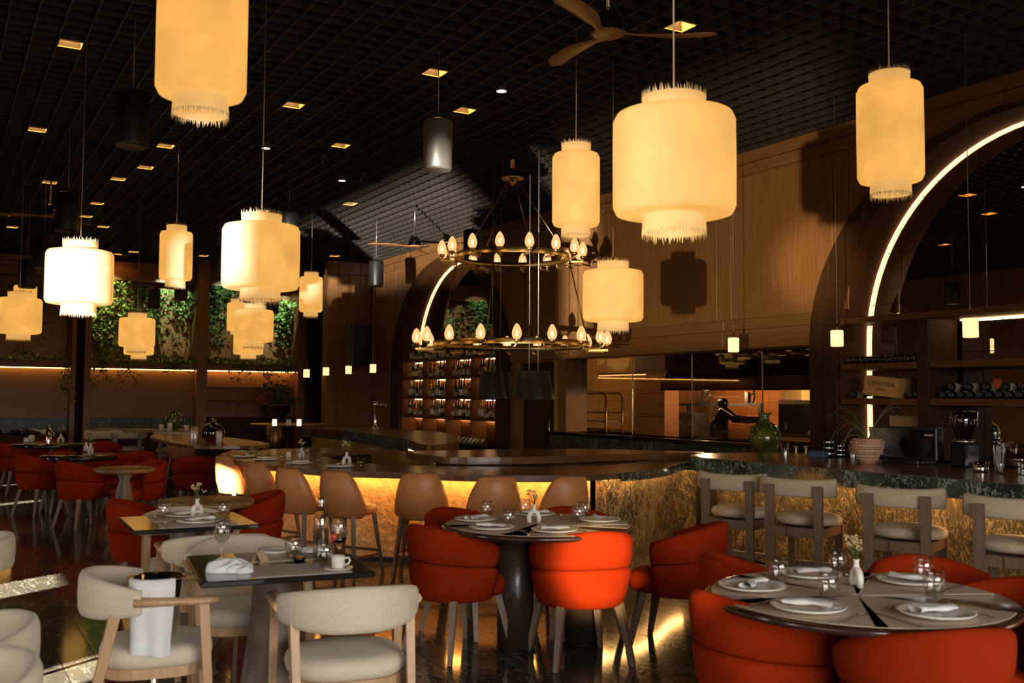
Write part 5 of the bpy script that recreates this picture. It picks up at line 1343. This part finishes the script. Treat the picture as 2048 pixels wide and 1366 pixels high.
# far square table
for dy, lb, (px, py) in ((.17, 'far', (378, 1026)), (-.17, 'near', (408, 1040))):
    x1, y1 = 1.37, 6.33+dy
    one('place_mat', MB().box(-.21, -.15, 0, .21, .15, .002), 'placemat_grey', 'grey paper place mat on the %s side of the table laid for two' % lb, 'place mat', (x1+.02, y1, TZ+.0006), -.04, 'mats on the table for two')
    item('plate', plate_me, (x1+.03, y1, TZ+.003), 0, 'white plate on the %s side of the table laid for two' % lb, 'plate', 'place settings on the table for two')
    item('napkin', naps[1], (x1+.03, y1, TZ+.02), .3, 'rolled napkin on the %s plate of the table laid for two' % lb, 'napkin', 'place settings on the table for two')
    item('fork', fork_me, (x1-.15, y1, TZ+.003), .02, 'fork on the %s side of the table laid for two' % lb, 'fork', 'place settings on the table for two')
    item('knife', knife_me, (x1+.20, y1, TZ+.003), .02, 'knife on the %s side of the table laid for two' % lb, 'knife', 'place settings on the table for two')
for px, py, lb in ((327, 1037, 'left'), (447, 1036, 'right')):
    x, y = XY(px, py, TZ); item('tumbler', tumb_me, (x, y, TZ+.001), 0, 'round tumbler at the %s of the table laid for two' % lb, 'glass', 'tumblers on the table for two')
x, y = XY(394, 1033, TZ); vase_u(x, y, TZ+.001, .3, 'white ring-shaped bud vase with dried flowers on the table laid for two')
# bar settings
BZ = .85
for i, (px, py) in enumerate(((470, 908), (480, 916), (522, 922), (590, 930), (672, 936))):
    x, y = XY(px, py, BZ); x += .06; y += .06
    item('plate', plate_me, (x, y, BZ+.001), 0, 'white plate on the curved bar, %s from its left end' % ORD[i], 'plate', 'plates on the curved bar')
    item('napkin', naps[i % 3], (x, y, BZ+.018), i*1.1, 'grey napkin on the curved bar plate, %s from the left end' % ORD[i], 'napkin', 'napkins on the curved bar')
for i, (px, py) in enumerate(((502, 906), (512, 912), (498, 900), (558, 917), (632, 926), (720, 930), (610, 905))):
    x, y = XY(px, py+6, BZ); x += .05; y += .1
    item('tumbler', rock_me, (x, y, BZ+.001), 0, 'straight water glass on the curved bar, %s in the row' % ORD[i], 'glass', 'water glasses on the curved bar')
x, y = XY(699, 932, BZ); vase_u(x, y+.08, BZ+.001, .2, 'white two-legged bud vase with yellow flowers on the curved bar', 1.15)
x, y = XY(609, 918, BZ); vase_u(x, y+.1, BZ+.001, .6, 'white bud vase seen through a glass on the curved bar')
x, y = XY(573, 922, BZ); one('candle', MB().lathe([(.028, 0), (.028, .09), (.02, .092), (.0, .085)], 16, cap=True), 'candle_wax', 'small beige candle on the curved bar', 'candle', (x+.05, y+.1, BZ+.001))
# candles on the brass table
cg = glow('candle_lit', (1.0, .82, .55), 2.2, (.7, .6, .5), 0)
for i, (px, mt, lb) in enumerate(((549, 'candle_lit', 'lit white candle at the left of the tall brass table'), (577, 'candle_wax', 'unlit beige candle in the middle of the tall brass table'), (598, 'candle_lit', 'lit white candle at the right of the tall brass table'))):
    x, y = XY(px, 852, .95); cn = thing('pillar_candle', lb, 'candle', (x, y, .952), 0, 'candles on the brass table')
    MB().lathe([(.042, 0), (.042, .12), (.03, .122), (0, .112)], 16, cap=True).build('wax', mt, cn); MB().cyl((0, 0, .11), (.003, 0, .135), .0025, n=5).build('wick', 'ink', cn)
# demijohn table
x, y = XY(426, 884, .90)
dm = thing('demijohn', 'round brown glass demijohn on the dark wooden table', 'demijohn', (x, y, .901))
MB().lathe([(.0, .004), (.09, .0), (.145, .06), (.155, .13), (.13, .20), (.07, .245), (.035, .26), (.035, .285), (.04, .29)], 26).build('body', 'demijohn_brown', dm); MB().lathe([(.032, .28), (.032, .31), (0, .311)], 14).build('stopper', 'steel', dm)
for px, py, h_, lb in ((437, 886, .15, 'white pillar candle beside the demijohn'), (322, 862, .10, 'short white candle left of the green vase'), (339, 864, .14, 'tall white candle before the green vase'), (372, 862, .09, 'short white candle right of the green vase')):
    x, y = XY(px, py, .92 if px < 400 else .90); cn = thing('pillar_candle', lb, 'candle', (x, y-.02, .926 if px < 400 else .902)); MB().lathe([(.04, 0), (.04, h_), (.03, h_+.002), (0, h_-.01)], 14, cap=True).build('wax', 'candle_wax', cn); MB().cyl((0, 0, h_-.01), (0, .002, h_+.014), .0025, n=4).build('wick', 'ink', cn)
x, y = XY(350, 860, .92); gv = thing('green_vase', 'dark green round vase on the far counter behind the candles', 'vase', (x, y+.1, .926)); MB().lathe([(.06, 0), (.13, .08), (.15, .16), (.11, .25), (.05, .30), (.045, .33), (.06, .35)], 22).build('body', 'olive_glaze', gv)
for px, lb in ((385, 'left'), (391, 'right')):
    x, y = XY(px, 878, .90); one('steel_carafe', MB().lathe([(.03, 0), (.03, .14), (.022, .16), (.024, .18), (.0, .181)], 14), 'steel', 'slim steel carafe beside the demijohn, %s one' % lb, 'carafe', (x, y, .901), None, 'carafes by the demijohn')
# far left table things
def on(px, py, T, z=.75): 
    x, y = XY(px, py, z); return x, y
x, y = on(97, 886, TB4); fl = thing('steel_flask', 'shiny steel flask on the far left dark table', 'flask', (x, y, .751)); MB().lathe([(.05, 0), (.05, .19), (.035, .21), (.035, .25), (.0, .252)], 18).build('body', 'chrome', fl); MB().tube([(.045, 0, .18), (.08, 0, .15), (.05, 0, .06)], .008, 6).build('handle', 'chrome', fl)
x, y = on(121, 886, TB4); vase_u(x, y, .751, .4, 'white ring-shaped vase on the far left dark table', 1.3)
x, y = on(53, 886, TB4); one('cream_jug', MB().lathe([(.035, 0), (.045, .03), (.04, .08), (.035, .085)], 14, cap=True), 'porcelain', 'small white jug at the far left', 'jug', (x, y, .751))
x, y = on(63, 884, TB4); one('sugar_pot', MB().lathe([(.045, 0), (.05, .06), (.05, .10), (.0, .12)], 14, cap=True), 'porcelain', 'white sugar pot beside the small jug at the far left', 'pot', (x, y, .751))
x, y = on(181, 909, TB3); vase_u(x, y, .751, .9, 'white two-legged vase on the dark table in the far left middle', 1.25)
x, y = on(172, 903, TB3); vase_u(x, y, .751, 2.0, 'white vase with a dried bloom, further back on the dark table', 1.1)
sbz = .69
one('bird_figure', MB().lathe([(0, 0), (.05, .01), (.07, .05), (.05, .09), (0, .11)], 12, sy=.5).tube([(.04, 0, .08), (.09, 0, .14), (.12, 0, .22)], [.025, .018, .006], 8).tube([(-.04, 0, .07), (-.14, 0, .09), (-.22, 0, .12)], [.03, .02, .003], 6), 'porcelain', 'pale bird figure on the ribbed sideboard', 'figurine', (1.95, 22.45, sbz+.002))
for i, xx in enumerate((.35, 1.0, 1.55)):
    b_ = thing('black_casserole', 'low black dish on the ribbed sideboard, %s from the left' % ORD[i], 'dish', (xx, 22.42, sbz+.001), 0, 'black dishes on the sideboard'); MB().lathe([(.16, 0), (.20, .10), (.19, .10), (.15, .01), (0, .01)], 22).build('bowl', 'black_gloss', b_); MB().lathe([(.20, .095), (.205, .105), (.195, .105)], 22).build('rim', 'steel', b_)
# ice bucket on a stand with its cloth
bx, by_ = XY(313, 1154, .745)
BS = 1.18
ib = thing('ice_bucket_stand', 'mirror-bright steel ice bucket on a slim stand', 'ice bucket', (bx, by_, 0)); ib.scale = (BS, BS, 1)
MB().lathe([(.135, 0), (.13, .012), (.02, .02), (.012, .03), (.012, .50)], 26).build('stand', 'chrome', ib)
MB().lathe([(.0, .50), (.062, .50), (.070, .505), (.098, .742), (.104, .745), (.100, .748), (.094, .742), (.066, .512), (.0, .51)], 40).build('bucket', 'chrome', ib)
def cloth(u, v):
    ang = math.radians(-112)+(u-.5)*1.75*(1-.10*v); r = (.109-.030*min(1, v*1.2))+.006*math.sin(u*11)*(.3+v)+.022*v
    z = .752-.30*v+(.0)
    if v < .12: r = .088+.021*(v/.12); z = .752
    return (r*math.cos(ang), r*math.sin(ang), z-.02*u*v)
w_ = MB().grid(cloth, 22, 22); inner_c = MB().grid(lambda u, v: tuple(Vector(cloth(u, v))*1.0-Vector((math.cos(math.radians(-112)), math.sin(math.radians(-112)), 0))*.003), 22, 22); inner_c.f = [list(reversed(f)) for f in inner_c.f]
w_.add(inner_c.v, inner_c.f, True)
one('bucket_cloth', w_, 'white_cloth', 'white cloth hanging over the rim of the ice bucket', 'cloth', (bx, by_, 0)).scale = (BS, BS, 1)
# red flowers and dark urn at the back
x, y = XY(597, 850, .95)
ur = thing('flower_urn', 'dark urn with red flowers standing behind the brass table', 'flower arrangement', (6.6, 21.9, .0))
MB().lathe([(.24, 0), (.24, .85), (.22, .87), (.08, .88), (.08, .93), (.16, 1.0), (.30, 1.14), (.33, 1.30), (.35, 1.31), (.31, 1.30)], 26, cap=True).build('urn', 'brass_dark', ur)
rf = random.Random(21); lf = MB(); fl = MB()
def leafq(m_, c, s, rnd):
    a = Vector((rnd.uniform(-1, 1), rnd.uniform(-1, 1), rnd.uniform(-1, .4))).normalized(); b = a.orthogonal().normalized(); b = Matrix.Rotation(rnd.uniform(0, 6.28), 3, a) @ b; n = a.cross(b)
    m_.add([c-a*s, c+b*s*.55+n*s*.15, c+a*s, c-b*s*.55+n*s*.15], [(0, 1, 2), (0, 2, 3)])
for i in range(420):
    c_ = Vector((rf.gauss(0, .22), rf.gauss(0, .15), 1.32+abs(rf.gauss(0, .26)))); leafq(lf, c_, rf.uniform(.03, .06), rf)
for i in range(70):
    a = rf.choice((-1, 1)); c_ = Vector((a*rf.uniform(.15, .45), rf.gauss(-.05, .12), 1.34+rf.uniform(0, .28)))
    for k in range(3): leafq(fl, c_+Vector((rf.uniform(-.02, .02),)*3), .026, rf)
o = lf.build('foliage', 'leaf_dark', ur); o['kind'] = 'stuff'; o = fl.build('blossom', 'flower_red', ur); o['kind'] = 'stuff'
# ------------------------------------------------------------------ climbing plants on the back wall
def drape(label, cx, w, ztop, zbot, n, mats, seed, s=(.03, .06), cat='plant', depth=.22, y=23.2):
    r = random.Random(seed); t = thing('climbing_plant', label, cat, (cx, y, 2.24), 0, 'climbing plants on the back wall'); ms = [MB() for _ in mats]; st = MB()
    strands = []
    for k in range(max(5, int(w*11))):
        x_ = r.uniform(-w/2, w/2); zl = zbot+(ztop-zbot)*r.random()**1.6*.75; strands.append((x_, zl))
        st.tube([(x_, r.uniform(-.05, .05), ztop-2.24), (x_+r.uniform(-.08, .08), -.05, (ztop+zl)/2-2.24), (x_+r.uniform(-.12, .12), -.02, zl-2.24)], .003, 4)
    for i in range(n):
        x_, zl = r.choice(strands); u = r.random()**1.2; z_ = ztop-(ztop-zl)*u
        c_ = Vector((x_+r.gauss(0, .06+.05*(1-u)), -abs(r.gauss(0, depth*(1-u*.6)))-.02, z_-2.24)); leafq(r.choice(ms), c_, r.uniform(*s), r)
    st.build('stems', 'stem_brown', t)
    for m_, nm in zip(ms, mats):
        o = m_.build('foliage', nm, t); o['kind'] = 'stuff'
drape('broad yellow green climber lit from above right of the left white lantern', 3.25, .70, 4.0, 2.25, 900, ('leaf_b', 'leaf_a'), 1, (.04, .075))
drape('grassy hanging plant between the two climbers of the middle bay', 3.75, .42, 3.85, 3.15, 420, ('leaf_dark', 'leaf_a'), 2, (.025, .05))
drape('pale lit climber left of the middle pillar', 4.50, .80, 3.85, 2.3, 850, ('leaf_a', 'leaf_b'), 3)
drape('dense green climber right of the middle pillar', 5.65, .60, 4.0, 2.4, 700, ('leaf_a', 'leaf_dark'), 4)
drape('trailing plant behind the fringe of the right white lantern', 6.25, .50, 3.55, 2.9, 300, ('leaf_dark', 'leaf_a'), 5, (.02, .05))
drape('brightly lit climber behind the tall amber lantern', 6.95, .62, 3.75, 2.35, 750, ('leaf_a', 'leaf_b'), 6)
drape('thin dark climber at the far left bay', .55, 1.0, 3.9, 2.3, 380, ('leaf_dark', 'leaf_a'), 7)
drape('dark climber left of the paired pillars', 1.75, .9, 3.8, 2.3, 420, ('leaf_dark', 'leaf_a'), 8)
def ivy(label, a, b, n, seed, hang):
    r = random.Random(seed); t = thing('planter_ivy', label, 'plant', ((a+b)/2, 22.95, 2.22), 0, 'ivy along the planter ledge'); m1, m2, st = MB(), MB(), MB(); w = (b-a)/2
    for i in range(n):
        c_ = Vector((r.uniform(-w, w), r.uniform(-.22, .22), abs(r.gauss(0, .09))-.02)); leafq(r.choice((m1, m2)), c_, r.uniform(.03, .06), r)
    for (hx, hw, hl) in hang:
        for k in range(6):
            x_ = hx-(a+b)/2+r.uniform(-hw, hw); l = hl*r.uniform(.4, 1); pts = [(x_, -.2, .02)]
            for q in range(1, 7): pts.append((x_+.16*math.sin(q*.9+k)*q/6, -.24-.02*q, .02-l*q/6))
            st.tube(pts, .003, 4)
            for q in range(14):
                p_ = pts[r.randint(1, 6)]; leafq(r.choice((m1, m2)), Vector(p_)+Vector((r.uniform(-.06, .06), r.uniform(-.04, .04), r.uniform(-.04, .04))), r.uniform(.022, .05), r)
    o = m1.build('foliage', 'leaf_a', t); o['kind'] = 'stuff'; o = m2.build('foliage', 'leaf_b', t); o['kind'] = 'stuff'; st.build('stems', 'stem_brown', t)
ivy('ivy along the ledge of the far left bay', -.9, 2.42, 420, 31, [(2.38, .02, 1.2)])
ivy('ivy trailing over the ledge of the middle bay', 2.9, 5.0, 480, 32, [(3.85, .5, .75), (3.05, .05, .7), (4.6, .2, .35)])
ivy('ivy trailing over the ledge of the right bay', 5.3, 7.3, 480, 33, [(5.9, .2, .5), (6.6, .3, .45), (7.1, .1, .3)])
# plant spotlights (lamp heads with their light)
for i, (x, y, tx, tz, col, e) in enumerate(((2.95, 21.9, 3.2, 3.4, (1.0, .82, .40), 260), (4.35, 22.0, 4.5, 3.45, (.80, 1.0, .80), 240), (5.9, 21.9, 5.7, 3.4, (.85, 1.0, .75), 130), (6.75, 22.0, 6.95, 3.4, (.78, 1.0, .84), 300))):
    t = thing('plant_spotlight', 'black plant spot over the back wall climbers, %s from the left' % ORD[i], 'spotlight', (x, y, CE-.16), 0, 'plant spots on the back ceiling')
    MB().lathe([(.045, .14), (.045, .16), (0, .161)], 12).build('base', 'black_metal', t); d = (Vector((tx, 23.3, tz))-Vector((x, y, CE-.16))).normalized(); MB().cyl(d*-.06, d*.06, .045, n=14).build('head', 'black_metal', t)
    MB().cyl((0, 0, 0), (0, 0, .46), .010, n=6).build('stem', 'black_metal', t)
    light('plant_spot_light', 'SPOT', tuple(Vector((x, y, CE-.16))+d*.07), e, col, shadow_soft_size=.03, spot_size=math.radians(52), spot_blend=.6, to=(tx, 23.3, tz))
